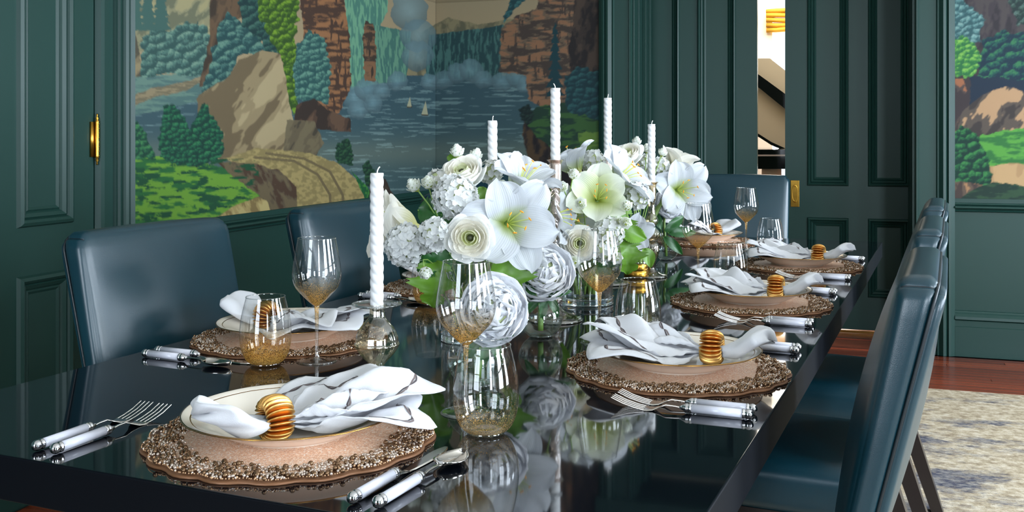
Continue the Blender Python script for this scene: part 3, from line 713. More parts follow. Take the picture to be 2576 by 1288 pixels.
# ------------------------------------------------------------------ the bright room beyond the sliding doors
PF = 9.2
sbox('floor_parlour', M['wood'], -3.5, 3.5, 6.42, PF+.3, -.1, 0)
pwx = xb(1918, PF), xb(1990, PF)
wpf = MB(); WX0, WX1 = pwx[0]+.06, pwx[1]+.5
wpf.box(-3.5, WX0, PF, PF+.15, 0, CZ); wpf.box(WX1, 3.5, PF, PF+.15, 0, CZ); wpf.box(WX0, WX1, PF, PF+.15, 0, .6); wpf.box(WX0, WX1, PF, PF+.15, 2.7, CZ)
struct(wpf.build('wall_parlour_far', M['cream'])); sbox('wall_parlour_left', M['cream'], -3.6, -3.5, 6.42, PF+.15, 0, CZ); sbox('wall_parlour_right', M['cream'], 3.5, 3.6, 6.42, PF+.15, 0, CZ)
sbox('ceiling_parlour', M['ceiling'], -3.6, 3.6, 6.42, PF+.15, CZ, CZ+.1)
mb = MB(); mb.box(WX0-.1, WX0+.03, PF-.05, PF+.06, .6, 2.72); mb.box(WX1-.03, WX1+.1, PF-.05, PF+.06, .6, 2.72); mb.box(WX0-.1, WX1+.1, PF-.05, PF+.06, 2.62, 2.72); mb.box(WX0-.1, WX1+.1, PF-.07, PF+.06, .55, .62); mb.box(WX0, WX1, PF+.0, PF+.05, 1.62, 1.66)
struct(mb.build('window_6', M['whitetrim'], bevel=.005))
area('parlour_window_daylight', ((WX0+WX1)/2, PF+.25, 1.65), (R(-90), 0, 0), WX1-WX0+.3, 2.3, 60, (1.0, .98, .93)).rotation_euler = (R(-90), 0, 0)
# yellow roman shade
M['shade'] = simple('yellow_patterned_cloth', (214, 160, 44), rough=.8, var=.25, vscale=14)
z_sh1, z_sh0 = zb(1940, 24, PF-.08), zb(1940, 80, PF-.08)
sh = thing('roman_shade', 'golden yellow patterned roman shade bunched at the top of the window seen through the doors', 'shade', ((WX0+WX1)/2, PF-.09, z_sh1))
for k_ in range(5):
    vs, fs = tube([(-(WX1-WX0)/2+j*(WX1-WX0)/8-.02, -.012*math.sin(j*1.1+k_), -(z_sh1-z_sh0)*(k_+.5)/5+.006*math.sin(j*.9+k_)) for j in range(9)], (z_sh1-z_sh0)/9, 10)
    link('shade_fold', mesh('shade_fold', vs, fs, M['shade']), sh)
# grand piano, lid raised
pn = thing('grand_piano', 'black grand piano with raised lid glimpsed between the sliding doors', 'piano', (xb(1945, 8.0), 8.0, 0))
PB = Matrix.Translation((xb(1945, 8.0), 8.0, 0)).inverted()
M['lid_reflection'] = simple('lid_cream_reflection', (196, 186, 164), rough=.35)  # pale colour paints the cream room's reflection onto the black lid's underside
def slab_px(nm, pts, y0, th, mt, bev=.004):
    n_ = len(pts); q = [Vector((xb(a, y0), y0, zb(a, b, y0))) for a, b in pts]
    vs = [PB @ v for v in q]+[PB @ (v+Vector((0, th, 0))) for v in q]
    link(nm, mesh(nm, vs, [tuple(range(n_)), tuple(range(n_, 2*n_))[::-1]]+[((i_+1) % n_, i_, n_+i_, n_+(i_+1) % n_) for i_ in range(n_)], mt, smooth=False), pn)
slab_px('raised_lid', [(1700, 250), (1800, 285), (1860, 312), (1912, 343), (1940, 361), (1975, 377), (2060, 408), (2200, 430), (2240, 400), (1975, 177), (1937, 147), (1700, 147)], 8.0, .03, M['lid_reflection'])
slab_px('lid_edge', [(1700, 246), (1800, 281), (1860, 308), (1912, 339), (1940, 357), (1975, 373), (2060, 404), (2200, 426), (2200, 434), (2060, 412), (1975, 380), (1940, 365), (1912, 347), (1860, 316), (1800, 289), (1700, 254)], 7.985, .05, M['black'])
slab_px('folded_flap', [(1801, 150), (1850, 150), (1912, 190), (1975, 236), (2150, 363), (2190, 440), (1975, 274), (1912, 223)], 7.96, .035, M['black'])
slab_px('case', [(1600, 376), (2240, 376), (2240, 389), (1600, 389)], 7.3, 1.2, M['black'])
slab_px('key_strip', [(1600, 389), (2240, 389), (2240, 393), (1600, 393)], 7.28, .1, M['pearl'])
slab_px('key_bed', [(1600, 393), (2240, 393), (2240, 425), (1600, 425)], 7.34, 1.1, M['black'])
for px_ in (1660, 1941, 2180):
    x_ = xb(px_, 7.6); v_, f_ = lathe(smooth_prof([(.03, 0), (.045, .04), (.035, .1), (.05, .5), (.07, .6), (.07, zb(1941, 425, 7.6))]), 16)
    link('leg', mesh('leg', v_, f_, M['whitetrim']), pn, loc=PB @ Vector((x_, 7.6, 0)))

# ------------------------------------------------------------------ rug
def rug_mat():
    m, nt, N, L, P = nmat('distressed_rug_wool')
    tc = N.new('ShaderNodeTexCoord')
    def noise(sc_, det, scale=(1, 1, 1), rough=.6):
        mp = N.new('ShaderNodeMapping'); mp.inputs['Scale'].default_value = scale; L.new(tc.outputs['Object'], mp.inputs[0])
        n = N.new('ShaderNodeTexNoise'); n.inputs['Scale'].default_value = sc_; n.inputs['Detail'].default_value = det; n.inputs['Roughness'].default_value = rough; L.new(mp.outputs[0], n.inputs['Vector']); return n.outputs[0]
    def ramp(f, stops):
        r = N.new('ShaderNodeValToRGB'); e = r.color_ramp.elements
        while len(e) < len(stops): e.new(.5)
        for q, (p, c) in zip(e, stops): q.position = p; q.color = (*lin(c), 1)
        L.new(f, r.inputs[0]); return r.outputs[0]
    base = ramp(noise(26, 8, (1, 1.3, 1), .75), [(.35, (138, 122, 100)), (.5, (186, 170, 144)), (.62, (214, 202, 182))])
    dark = ramp(noise(34, 6, (1, 1.8, 1)), [(.4, (70, 72, 88)), (.6, (140, 136, 134))])
    mk = N.new('ShaderNodeMath'); mk.operation = 'MULTIPLY_ADD'; mk.inputs[1].default_value = .45
    L.new(noise(30, 7, (1, 2.0, 1), .85), mk.inputs[0]); L.new(noise(1.9, 3, (1, 2.0, 1)), mk.inputs[2])
    mr = N.new('ShaderNodeMapRange'); mr.inputs[1].default_value = .755; mr.inputs[2].default_value = .85; L.new(mk.outputs[0], mr.inputs[0])
    mx = N.new('ShaderNodeMix'); mx.data_type = 'RGBA'; L.new(mr.outputs[0], mx.inputs[0]); L.new(base, mx.inputs[6]); L.new(dark, mx.inputs[7])
    L.new(mx.outputs[2], P.inputs['Base Color']); P.inputs['Roughness'].default_value = .95; P.inputs['Specular IOR Level'].default_value = .1
    b = N.new('ShaderNodeBump'); b.inputs['Strength'].default_value = .6; b.inputs['Distance'].default_value = .004; L.new(noise(160, 4, (1, 2, 1)), b.inputs['Height']); L.new(b.outputs[0], P.inputs['Normal'])
    return m
M['rug'] = rug_mat()
rug_y1 = WZ(2400, 981, .012).y
o = MB().box(-2.0, 2.6, -.9, rug_y1, 0, .012).build('area_rug', M['rug'], bevel=.004)
tag(o, 'distressed beige and slate grey area rug lying under the dining table', 'rug')

# ------------------------------------------------------------------ table
TX0, TX1, TY0, TY1 = -1.386, -.237, .914, 4.10
tb = thing('dining_table', 'long glossy black lacquered dining table laid for a formal dinner', 'table', T((TX0+TX1)/2, (TY0+TY1)/2, 0), R(-5))
hx, hy = (TX1-TX0)/2, (TY1-TY0)/2
m_ = MB().box(-hx, hx, -hy, hy, TOP-.057, TOP)
m_.mi = [1, 1, 1, 1, 1, 0]
m_.build('tabletop', [M['table'], M['table_edge']], tb, bevel=.0025, seg=3)
MB().box(-hx+.12, hx-.12, -hy+.25, hy-.25, TOP-.13, TOP-.057).build('apron', M['table'], tb, bevel=.003)
for sy in (-1, 1):
    MB().box(-.33, .33, sy*(hy-.55)-.07, sy*(hy-.55)+.07, .05, TOP-.13).build('leg', M['table'], tb, bevel=.01)
    MB().box(-.42, .42, sy*(hy-.55)-.12, sy*(hy-.55)+.12, .013, .06).build('foot', M['table'], tb, bevel=.01)

# ------------------------------------------------------------------ chairs (local: faces +x, origin on the floor)
SEAT = .46
def lean(z): return -.208-.2*(z-.63)
def tck(z): return .040+.045*(z-.63)
def chair(label, loc, rz, hs=1.0, group=None):
    c = thing('dining_chair', label, 'chair', loc, rz, group)
    if 'seat' in CH:
        for nm, data, mods in CH['seat']:
            o = link(nm, data, c)
        if hs != 1: c.scale = (1, 1, hs)
        return c
    parts = []
    def P(nm, vs_fs, mat): m = mesh(nm, vs_fs[0], vs_fs[1], mat); parts.append((nm, m, None)); link(nm, m, c)
    v, f = cushion(.50, .44, .105, .03, 12, (0, 0, .012)); P('seat', ([(a+.045, b, z+SEAT-.052) for a, b, z in v], f), M['leather'])
    H0, H1 = .40, .965
    def rc(y, z, hw_, zt, r=.03):
        a, b = abs(y)-(hw_-r), z-(zt-r)
        if a > 0 and b > 0: q = max(a, b)/math.hypot(a, b); a *= q; b *= q; return math.copysign(hw_-r+a, y), zt-r+b
        return y, z
    def wb(p):
        z = p[2]+(H0+H1)/2; t = tck(z)
        y, z = rc(p[1], z, .22, .965)
        return (lean(z)-t/2-.006+p[0]*t/.055, y, z)
    v, f = cushion(.055, .44, H1-H0, .018, 20, (.034, .003, .004), wb, 1.0); P('backrest', (v, f), M['leather']); SEAMS = cushion.seam
    def wb2(p):
        z = p[2]+(H0+H1-.012)/2; y, z = rc(p[1], z, .216, .955); return (p[0]-.001-tck(z)-.006+lean(z), y, z)
    v, f = cushion(.020, .434, H1-.012-H0, .0095, 20, (.003, 0, 0), wb2, 1.0); P('back_panel', (v, f), M['leather'])
    # welt between cushion and panel, running up both sides and over the top
    hw = .217; wx = lambda z: lean(z)-tck(z)-.003
    yz = [(-hw, z) for z in np.linspace(.40, .93, 12)]+[(-hw+.03-.03*math.cos(R(a)), .929+.028*math.sin(R(a))) for a in (22, 45, 68, 90)]; yz += [(-y, z) for y, z in yz[::-1]]
    pts = [(wx(z), y, z) for y, z in yz]
    P('welt', tube(pts, .0026, 6), M['leather_dark'])
    for pts in SEAMS: P('seam', tube(pts[1:-1], .0014, 6), M['leather_dark'])
    mb = MB(); mb.box(-.19, .28, -.21, .21, SEAT-.135, SEAT-.10); parts_m = mesh('seat_frame', mb.v, mb.f, M['darkwood'], smooth=False); parts.append(('seat_frame', parts_m, None)); link('seat_frame', parts_m, c)
    for sx, sy in ((1, 1), (1, -1), (-1, 1), (-1, -1)):
        mb = MB(); x = .24 if sx > 0 else -.20; y = .19*sy; t = .022; xb_ = x+(0 if sx > 0 else -.11)
        vv = [(x-t, y-t, SEAT-.11), (x+t, y-t, SEAT-.11), (x+t, y+t, SEAT-.11), (x-t, y+t, SEAT-.11)]
        t = .017; vv += [(xb_-t, y-t, .0125), (xb_+t, y-t, .0125), (xb_+t, y+t, .0125), (xb_-t, y+t, .0125)]
        m = mesh('leg', vv, [(0, 1, 2, 3), (7, 6, 5, 4), (0, 4, 5, 1), (1, 5, 6, 2), (2, 6, 7, 3), (3, 7, 4, 0)], M['darkwood'], smooth=False)
        parts.append(('leg', m, None)); link('leg', m, c)
    CH['seat'] = parts
    if hs != 1: c.scale = (1, 1, hs)
    return c
CH = {}
tr = R(-5)
CHG = 'teal leather dining chairs around the table'
chair('teal leather chair at near left, its broad padded back facing the camera', T(-1.250, 1.672, .0), tr, group=CHG)
chair('teal leather chair behind the tall wine glass, second along the left side', T(-1.250, 2.395, .0), tr, group=CHG)
chair('teal leather chair on the left side mostly hidden by the white flowers', T(-1.250, 3.13, .0), tr, group=CHG)
chair('teal leather chair nearest the camera on the right, seen edge on', T(-.345, 1.645, .0), tr+R(180), group=CHG)
chair('teal leather chair in the middle of the three on the right side', T(-.345, 2.395, .0), tr+R(180), group=CHG)
chair('teal leather chair farthest along the right side, beside the wallpapered wall', T(-.345, 3.145, .0), tr+R(180), group=CHG)
hc = T(-.93, 4.70); chair('teal leather chair at the far head of the table before the sliding doors', hc, R(-95), group=CHG)
wc = W(1200, 5.72, 0); wc.y = 5.40; chair('dark leather chair standing against the far wallpapered wall', wc, R(-90), 1.035)
for o in [q for q in bpy.data.objects if q.name.startswith('dining_chair')]:
    o.location.z = 0.0

# ------------------------------------------------------------------ place settings
PLATES = {}
def mat_edge(t): return .1845+.0075*abs(math.sin(9*t+.4*math.sin(2*t)))
def make_placemat():
    rm = random.Random(3); root = link('placemat', None)
    # backing
    N_ = 108; vs, fs = [], []
    for (s, z) in ((0, 0), (1, 0), (1.0, .0035), (.985, .005), (.0, .005)):
        for k in range(N_):
            t = 2*math.pi*k/N_; r = mat_edge(t)*s; vs.append((r*math.cos(t), r*math.sin(t), z*.6))
    fs = [(i*N_+k, i*N_+(k+1) % N_, (i+1)*N_+(k+1) % N_, (i+1)*N_+k) for i in range(4) for k in range(N_)]
    bk = link('backing', mesh('backing', vs, fs, M['matback']), root)
    # beaded centre: glass seed beads (relief in the material over a low disc)
    vs, fs = lathe([(.0001, .0068), (.13, .0068), (.150, .0062), (.17, .0052)], 72, closed=True); link('seed_bead_field', mesh('seed_bead_field', vs, fs, M['seed']), root)
    # bronze pearls in clusters, silver small beads
    big, small, tiny = MB(), MB(), MB()
    for k in range(2600):
        t = rm.uniform(0, 2*math.pi); cl = .5+.5*math.sin(5*t+1.3)*math.sin(3*t+.4)
        e = mat_edge(t); r = rm.uniform(.146-.014*cl, e-.003)
        if k % 3 == 0 and rm.random() < .35+.65*cl: rr = rm.uniform(.0024, .0036); dst = big; z = .006+rr*.55
        elif rm.random() < .8: rr = rm.uniform(.0014, .0022); dst = small; z = .006+rr*.5
        else: rr = .0017; dst = tiny; z = .006
        v, f = ball(rr, 7, 5, (r*math.cos(t), r*math.sin(t), z)); dst.add(v, f)
    for k in range(330):
        t = 2*math.pi*(k+rm.random()*.6)/330; r = mat_edge(t)-.003; v, f = ball(.0010, 5, 4, (r*math.cos(t), r*math.sin(t), .0062)); tiny.add(v, f)
    for nm, mb, mt in (('bronze_beads', big, M['bronze']), ('silver_beads', small, M['beadsilver']), ('gold_beads', tiny, M['matgold'])):
        o = mb.build(nm, mt, root, smooth=True); o['kind'] = 'stuff'
    return root
M['matgold'] = simple('copper_gold_beads', (208, 166, 126), rough=.3, metal=.55)
M['matback'] = simple('dark_copper_edge', (128, 88, 60), rough=.4, metal=.3)
M['bronze'] = simple('bronze_pearl', (120, 92, 66), rough=.14, metal=.75, spec=.8)
M['beadsilver'] = simple('smoky_silver_bead', (205, 188, 174), rough=.1, metal=.7)
def seed_mat():
    m, nt, N, L, P = nmat('copper_seed_beads')
    tc = N.new('ShaderNodeTexCoord'); v = N.new('ShaderNodeTexVoronoi'); v.inputs['Scale'].default_value = 620; L.new(tc.outputs['Object'], v.inputs['Vector'])
    P.inputs['Base Color'].default_value = (*lin((205, 158, 126)), 1); P.inputs['Metallic'].default_value = .1; P.inputs['Roughness'].default_value = .3; P.inputs['Specular IOR Level'].default_value = .9
    mx = N.new('ShaderNodeMix'); mx.data_type = 'RGBA'; mx.inputs[6].default_value = (*lin((255, 222, 194)), 1); mx.inputs[7].default_value = (*lin((206, 156, 122)), 1)
    sp = N.new('ShaderNodeSeparateColor'); L.new(v.outputs['Color'], sp.inputs[0]); L.new(sp.outputs[0], mx.inputs[0])
    gt = N.new('ShaderNodeMath'); gt.operation = 'GREATER_THAN'; gt.inputs[1].default_value = .86; L.new(sp.outputs[1], gt.inputs[0])  # random near-white cells: bead sparkle painted into the colour
    m3 = N.new('ShaderNodeMix'); m3.data_type = 'RGBA'; m3.inputs[7].default_value = (1, .93, .86, 1); L.new(gt.outputs[0], m3.inputs[0]); L.new(mx.outputs[2], m3.inputs[6]); L.new(m3.outputs[2], P.inputs['Base Color'])
    b = N.new('ShaderNodeBump'); b.inputs['Strength'].default_value = 1; b.inputs['Distance'].default_value = .0006; b.invert = True
    L.new(v.outputs['Distance'], b.inputs['Height']); L.new(b.outputs[0], P.inputs['Normal']); return m
M['seed'] = seed_mat()
def make_plate():
    root = link('plate', None)
    K = 1.1
    sc_ = lambda t, i, r, z: r*K*(1+(.010*(1-abs(math.sin(4*t)))**1.5 if r > .11 else 0))
    v, f = lathe(smooth_prof([(.0001, .004), (.060, .003), (.076, .0045), (.094, .0145), (.112, .0235), (.128, .0295), (.1295, .0307), (.128, .0317), (.112, .0262), (.094, .0178), (.076, .0085), (.05, .0075), (.0001, .0075)], 2), 96, sc_, closed=True)
    link('dish', mesh('dish', v, f, M['porcelain']), root)
    v, f = lathe([(.070, 0), (.074, 0), (.076, .0055), (.070, .0055)], 64); link('foot_ring', mesh('foot_ring', v, f, M['porcelain']), root)
    def ringline(r0, z0, wdt, nm):
        v, f = lathe([(r0-wdt, z0-.0001-wdt*.15), (r0, z0), (r0+wdt, z0+.0002)], 96, sc_, closed=True)
        o = link(nm, mesh(nm, v, f, M['goldline']), root); return o
    v, f = lathe(smooth_prof([(.1285, .0298), (.1302, .0305), (.1300, .0315), (.1285, .0322)], 2), 96, sc_, closed=True); link('gilt_rim', mesh('gilt_rim', v, f, M['goldline']), root)
    v, f = lathe([(.1175, .0283), (.1190, .0288)], 96, sc_, closed=True); link('gilt_line', mesh('gilt_line', v, f, M['goldline']), root)
    return root
def plate_z(r):   # top surface of the plate (local)
    r = r/1.1
    P_ = [(0, .008), (.05, .008), (.076, .009), (.094, .0183), (.112, .0267), (.128, .0322), (.14, .0335)]
    if r >= .14: return max(.0335-(r-.14)*.35, .006)
    for (a, b), (c, d) in zip(P_[:-1], P_[1:]):
        if r <= c: return b+(d-b)*(r-a)/(c-a)
    return .0335
def make_napkin(seed, peaks, spread=(-62, 62), Lf=.205, tail=.095, ring_at=(.062, 0), ribbon=True):
    """napkin local: plate centre origin, tail points +x, fan spreads to -x"""
    rn = random.Random(seed); root = link('napkin', None)
    rx, ry = ring_at
    NU, NV = 30, 46
    def layer(phi0, phi1, Lfun, base, amp, k, ph, nm, curl=0.0):
        vs = []
        for i in range(NU):
            for j in range(NV):
                u = i/(NU-1); v = j/(NV-1)
                phi = R(phi0+(phi1-phi0)*v); L_ = Lfun(v); r = .006+u*L_
                neck = min(1, r/.045); 
                ph_eff = phi*(.35+.65*neck)
                yy = ry+r*math.sin(ph_eff)+(v-.5)*.018*(1-neck)
                xx = rx-.012-r*math.cos(ph_eff)
                pr_ = math.hypot(xx, yy)
                fold = 0
                for (kk, pp, aa) in k: 
                    q = math.sin(kk*v*math.pi+pp+.5*math.sin(3*u+pp)); fold += aa*(1-abs(q))**1.4
                fade = math.sin(min(1, u*1.25)*math.pi/2)
                bell = math.sin(min(1, (u*.92+.08))*math.pi)**.6
                z = plate_z(pr_)+base*(.35+.65*neck)+amp*fold*fade*(bell*.75+.25)+.016*(1-neck)
                for (pu, pv, sg, hh) in ph:
                    z += hh*math.exp(-((u-pu)**2+((v-pv)*1.3)**2)/sg**2)
                z += curl*max(0, u-.8)*.2
                z += .0016*math.sin(31*v+13*u)*math.sin(17*u+3*v)
                vs.append((xx, yy, z))
        m = mesh(nm, vs, grid_faces(NU, NV), M['linen'])
        return vs, m
    def zig(corners):
        def fn(v):
            for (a, la), (b, lb) in zip(corners[:-1], corners[1:]):
                if v <= b: t = (v-a)/(b-a); return la+(lb-la)*t
            return corners[-1][1]
        return fn
    s0, s1 = spread
    a1 = Lf
    lows = zig([(0, a1*.62), (.18, a1*1.02), (.38, a1*.9), (.55, a1*1.08), (.78, a1*.86), (.9, a1*1.0), (1, a1*.6)])
    ups = zig([(0, a1*.5), (.3, a1*.98), (.52, a1*.80), (.72, a1*1.12), (1, a1*.5)])
    folds1 = [(2.5, rn.uniform(0, 3), 1.0), (5.5, rn.uniform(0, 3), .45)]
    folds2 = [(2.0, rn.uniform(0, 3), 1.0), (3.7, rn.uniform(0, 3), .6)]
    pk1 = [(rn.uniform(.5, .8), rn.uniform(.2, .5), .2, .012)]
    V1, m1 = layer(s0, s1, lows, .004, .018, folds1, pk1, 'lower_fold')
    V2, m2 = layer(s0*.72, s1*.8, ups, .013, .022, folds2, peaks, 'upper_fold', .3)
    V3, m3 = layer(s0*.2+10, s1*.55+14, zig([(0, a1*.35), (.5, a1*.72), (1, a1*.4)]), .026, .016, folds1, [(.55, .5, .28, .016)], 'inner_fold')
    for nm, m in (('lower_fold', m1), ('upper_fold', m2), ('inner_fold', m3)):
        o = link(nm, m, root); s = o.modifiers.new('solid', 'SOLIDIFY'); s.thickness = .0011; s.offset = 0
    # tail beyond the ring: an open rolled loop of cloth
    vs = []; NU2, NV2 = 22, 40
    for i in range(NU2):
        u = i/(NU2-1)
        for j in range(NV2):
            t = 2*math.pi*j/NV2
            wd = .010+.047*math.sin(min(1, u*1.15)*math.pi*.56)**.9*(1-.55*max(0, u-.75)/.25)
            hh = .008+.013*math.sin(u*math.pi*.62)*(1-.7*u*u)
            if u > .93: wd *= max(.15, 1-((u-.93)/.07)**2*.9); hh *= max(.1, 1-((u-.93)/.07)**2)
            gro = 1-.42*math.exp(-((math.cos(t)-.1)/.32)**2)*(1 if math.sin(t) > 0 else 0)*min(1, u*3)
            yy = ry+wd*math.cos(t)*(1+.08*math.sin(4*u+seed)); zz = hh*math.sin(t)*gro
            xx = rx+.010+u*tail*(1-.12*abs(math.cos(t)))+.004*math.sin(3*t+seed)
            cz = max(plate_z(math.hypot(xx, yy))+.9*hh+.001, 0)+.014*(1-min(1, u*2.6))+.020*u*u
            vs.append((xx, yy+.004*math.sin(5*u), cz+zz+.0015*math.sin(3*t+9*u)))
    fs = [(i*NV2+j, i*NV2+(j+1) % NV2, (i+1)*NV2+(j+1) % NV2, (i+1)*NV2+j) for i in range(NU2-1) for j in range(NV2)]+[tuple(range(NV2))[::-1], tuple((NU2-1)*NV2+j for j in range(NV2))]
    link('tail_fold', mesh('tail_fold', vs, fs, M['linen']), root)
    # embroidery: chains of slim leaves stitched parallel to the hems
    def stitch(V, u_fun, v0, v1, n, nm, NUq=NU):
        mb = MB()
        def S(u, v):
            a = min(max(u, 0), .999)*(NU-1); b = min(max(v, 0), .999)*(NV-1); i, j = int(a), int(b); fa, fb = a-i, b-j
            q = lambda i_, j_: Vector(V[i_*NV+j_])
            return (q(i, j)*(1-fa)+q(i+1, j)*fa)*(1-fb)+(q(i, j+1)*(1-fa)+q(i+1, j+1)*fa)*fb
        def Nn(u, v):
            a = S(u+.03, v)-S(u-.03, v); b = S(u, v+.03)-S(u, v-.03); nn = a.cross(b); nn.normalize(); return nn if nn.z > 0 else -nn
        for k in range(n):
            a, b = v0+(v1-v0)*k/n, v0+(v1-v0)*(k+1)/n
            if k % 7 == 6: continue
            for side in (-1, 1):
                vs_ = []
                for q in range(7):
                    t = q/6; v = a+(b-a)*t; u = u_fun(v); p = S(u, v); nn = Nn(u, v)
                    v2 = v+.01; tg = (S(u_fun(v2), v2)-p); tg = tg.normalized() if tg.length > 1e-7 else Vector((1, 0, 0)); sd = nn.cross(tg)
                    o1 = sd*side*(.0032*math.sin(t*math.pi)); o0 = sd*side*(.0032*math.sin(t*math.pi)-.0021*math.sin(t*math.pi)**.7-.0003)
                    vs_ += [p+nn*.0013+o1, p+nn*.0019+o0]
                mb.add(vs_, grid_faces(7, 2), 0 if (side > 0) == (k % 2 == 0) else 1)
        o = mb.build(nm, [M['thread'], M['thread2']], root, smooth=True); o['kind'] = 'stuff'
    stitch(V2, lambda v: .80, .06, .94, 15, 'embroidery')
    stitch(V1, lambda v: .84, .02, .98, 18, 'embroidery')
    if ribbon: stitch(V3, lambda v: .3+.55*v, .2, .9, 6, 'embroidery')
    return root
def make_ring():
    root = link('napkin_ring', None)
    n = 22
    v, f = ball(1, 22, 12, (0, 0, 0), (.0195, .0115, .0025))
    # each disc: flattened shell, its flat side facing along the ring
    m = mesh('scallop', v, f, M['gold'])
    for k in range(n):
        a = 2*math.pi*(k+.5)/n; Rm = .0195
        c = Vector((0, Rm*math.cos(a), Rm*math.sin(a)))
        #Mx = Matrix.Translation(c) @ Matrix.Rotation(a-R(90), 4, 'X') @ Matrix.Rotation(R(90), 4, 'X') @ Matrix.Rotation(R(9), 4, 'X')
        # disc local z along the tangent: tangent at a is (0,-sin,cos)
        tgt = Vector((0, -math.sin(a), math.cos(a))); rad = Vector((0, math.cos(a), math.sin(a)))
        rot = Matrix((Vector((1, 0, 0)), rad, tgt)).transposed().to_4x4() @ Matrix.Rotation(R(24), 4, 'X')
        link('scallop', m, root, mat4=Matrix.Translation(c) @ rot)
    v, f = [], []
    for i in range(28):
        for j in range(8):
            a, b = 2*math.pi*i/28, 2*math.pi*j/8; r = .0150+.0012*math.cos(b); v.append((.011*math.sin(b), r*math.cos(a), r*math.sin(a)))
    f = [(i*8+j, i*8+(j+1) % 8, ((i+1) % 28)*8+(j+1) % 8, ((i+1) % 28)*8+j) for i in range(28) for j in range(8)]
    link('band', mesh('band', v, f, M['gold']), root)
    return root
def cutlery(kind):
    """local: handle end at origin side, runs along +x to the tip; lies on z=0"""
    root = link(kind, None); hl = .092; r = .0068; zc_ = r+.0008
    def lx(prof, mat, nm):
        v, f = lathe(prof, 20); link(nm, mesh(nm, [(z, y, x+zc_) for x, y, z in v], [q[::-1] for q in f], mat), root)
    lx([(.0071*math.sin(R(a)), .0050-.0071*math.cos(R(a))) for a in range(2, 128, 12)]+[(.0056, .0102), (.0068, .0110), (.0069, .0130), (.0064, .0137)], M['chrome'], 'end_cap')
    lx([(.0062, .0135), (.0063, hl-.006)], M['pearl'], 'handle')
    lx([(.0065, hl-.006), (.0070, hl-.005), (.0070, hl-.0025), (.0060, hl-.0015), (.0066, hl), (.0066, hl+.0025), (.004, hl+.007), (.0022, hl+.012)], M['chrome'], 'ferrule')
    mb = MB()
    def strip(pts, th=.0016):
        """pts: (x, halfwidth, z[, yoff])"""
        vs = []
        for p in pts:
            x, hw_, z = p[:3]; yo = p[3] if len(p) > 3 else 0
            vs += [(x, yo-hw_, z), (x, yo+hw_, z), (x, yo+hw_*.8, z+th), (x, yo-hw_*.8, z+th)]
        n = len(pts); fs = []
        for i in range(n-1):
            for a, b in ((0, 1), (1, 2), (2, 3), (3, 0)): fs.append((i*4+a, i*4+b, (i+1)*4+b, (i+1)*4+a))
        fs += [(3, 2, 1, 0), tuple((n-1)*4+k for k in range(4))]
        mb.add(vs, fs)
    x0 = hl+.006
    if kind == 'fork':
        strip([(x0, .0026, zc_-.001), (x0+.012, .002, .0080), (x0+.026, .0024, .0085), (x0+.036, .0045, .0045), (x0+.044, .0098, .0012), (x0+.052, .0125, .0004), (x0+.058, .0128, .0010)])
        for q in range(4):
            yo = -.0108+.0072*q
            strip([(x0+.056, .0018, .0009, yo), (x0+.07, .0015, .0030, yo), (x0+.088, .0013, .0075, yo), (x0+.106, .0009, .0145, yo)])
        mb.build('tines', M['silver'], root, smooth=False, bevel=.0004, seg=1)
    elif kind == 'spoon':
        strip([(x0, .0026, zc_-.001), (x0+.014, .002, .0082), (x0+.034, .0026, .0082), (x0+.046, .004, .0062)])
        mb.build('neck', M['silver'], root, bevel=.0004, seg=1)
        vs = []; fs = []; NU3, NV3 = 16, 12
        for i in range(NU3):
            u = i/(NU3-1); 
            for j in range(NV3):
                s = -1+2*j/(NV3-1)
                x = x0+.042+.062*u; wd = .0205*math.sin(math.pi*min(.985, max(.03, u**.85)))**.62
                z = .0012+.0085*(s*s*.8+.2*((2*u-1)**2))+.006*(max(0, .25-u))+.0035*max(0, u-.75)
                vs.append((x, s*wd, z))
        o = link('bowl', mesh('bowl', vs, grid_faces(NU3, NV3), M['silver']), root); so = o.modifiers.new('s', 'SOLIDIFY'); so.thickness = .0012
    else:
        pts = []
        for q in range(12):
            t = q/11; pts.append((x0+t*.125, .0022+.0070*math.sin(min(1, t*1.25)*math.pi/2)*(1-(max(0, t-.75)/.25)**2*.97), .0040-.003*min(1, t*5), .0018*t))
        strip(pts, .0014); mb.build('blade', M['silver'], root)
    return root
PM = make_placemat(); PL = make_plate(); RG = make_ring()
def use(proto, label, cat, group, loc, rz, first=[None], **k):
    if not proto.get('used'): o = proto; proto['used'] = True
    else: o = copy_tree(proto)
    for c_ in (o,):
        if 'used' in c_ and c_ is not proto: del c_['used']
    o.location = loc; o.rotation_euler = (k.get('rx', 0), k.get('ry', 0), rz); tag(o, label, cat, group); return o
CUT = {k: cutlery(k) for k in ('fork', 'spoon', 'knife')}
MATZ = TOP+.0003; PLZ = TOP+.0072
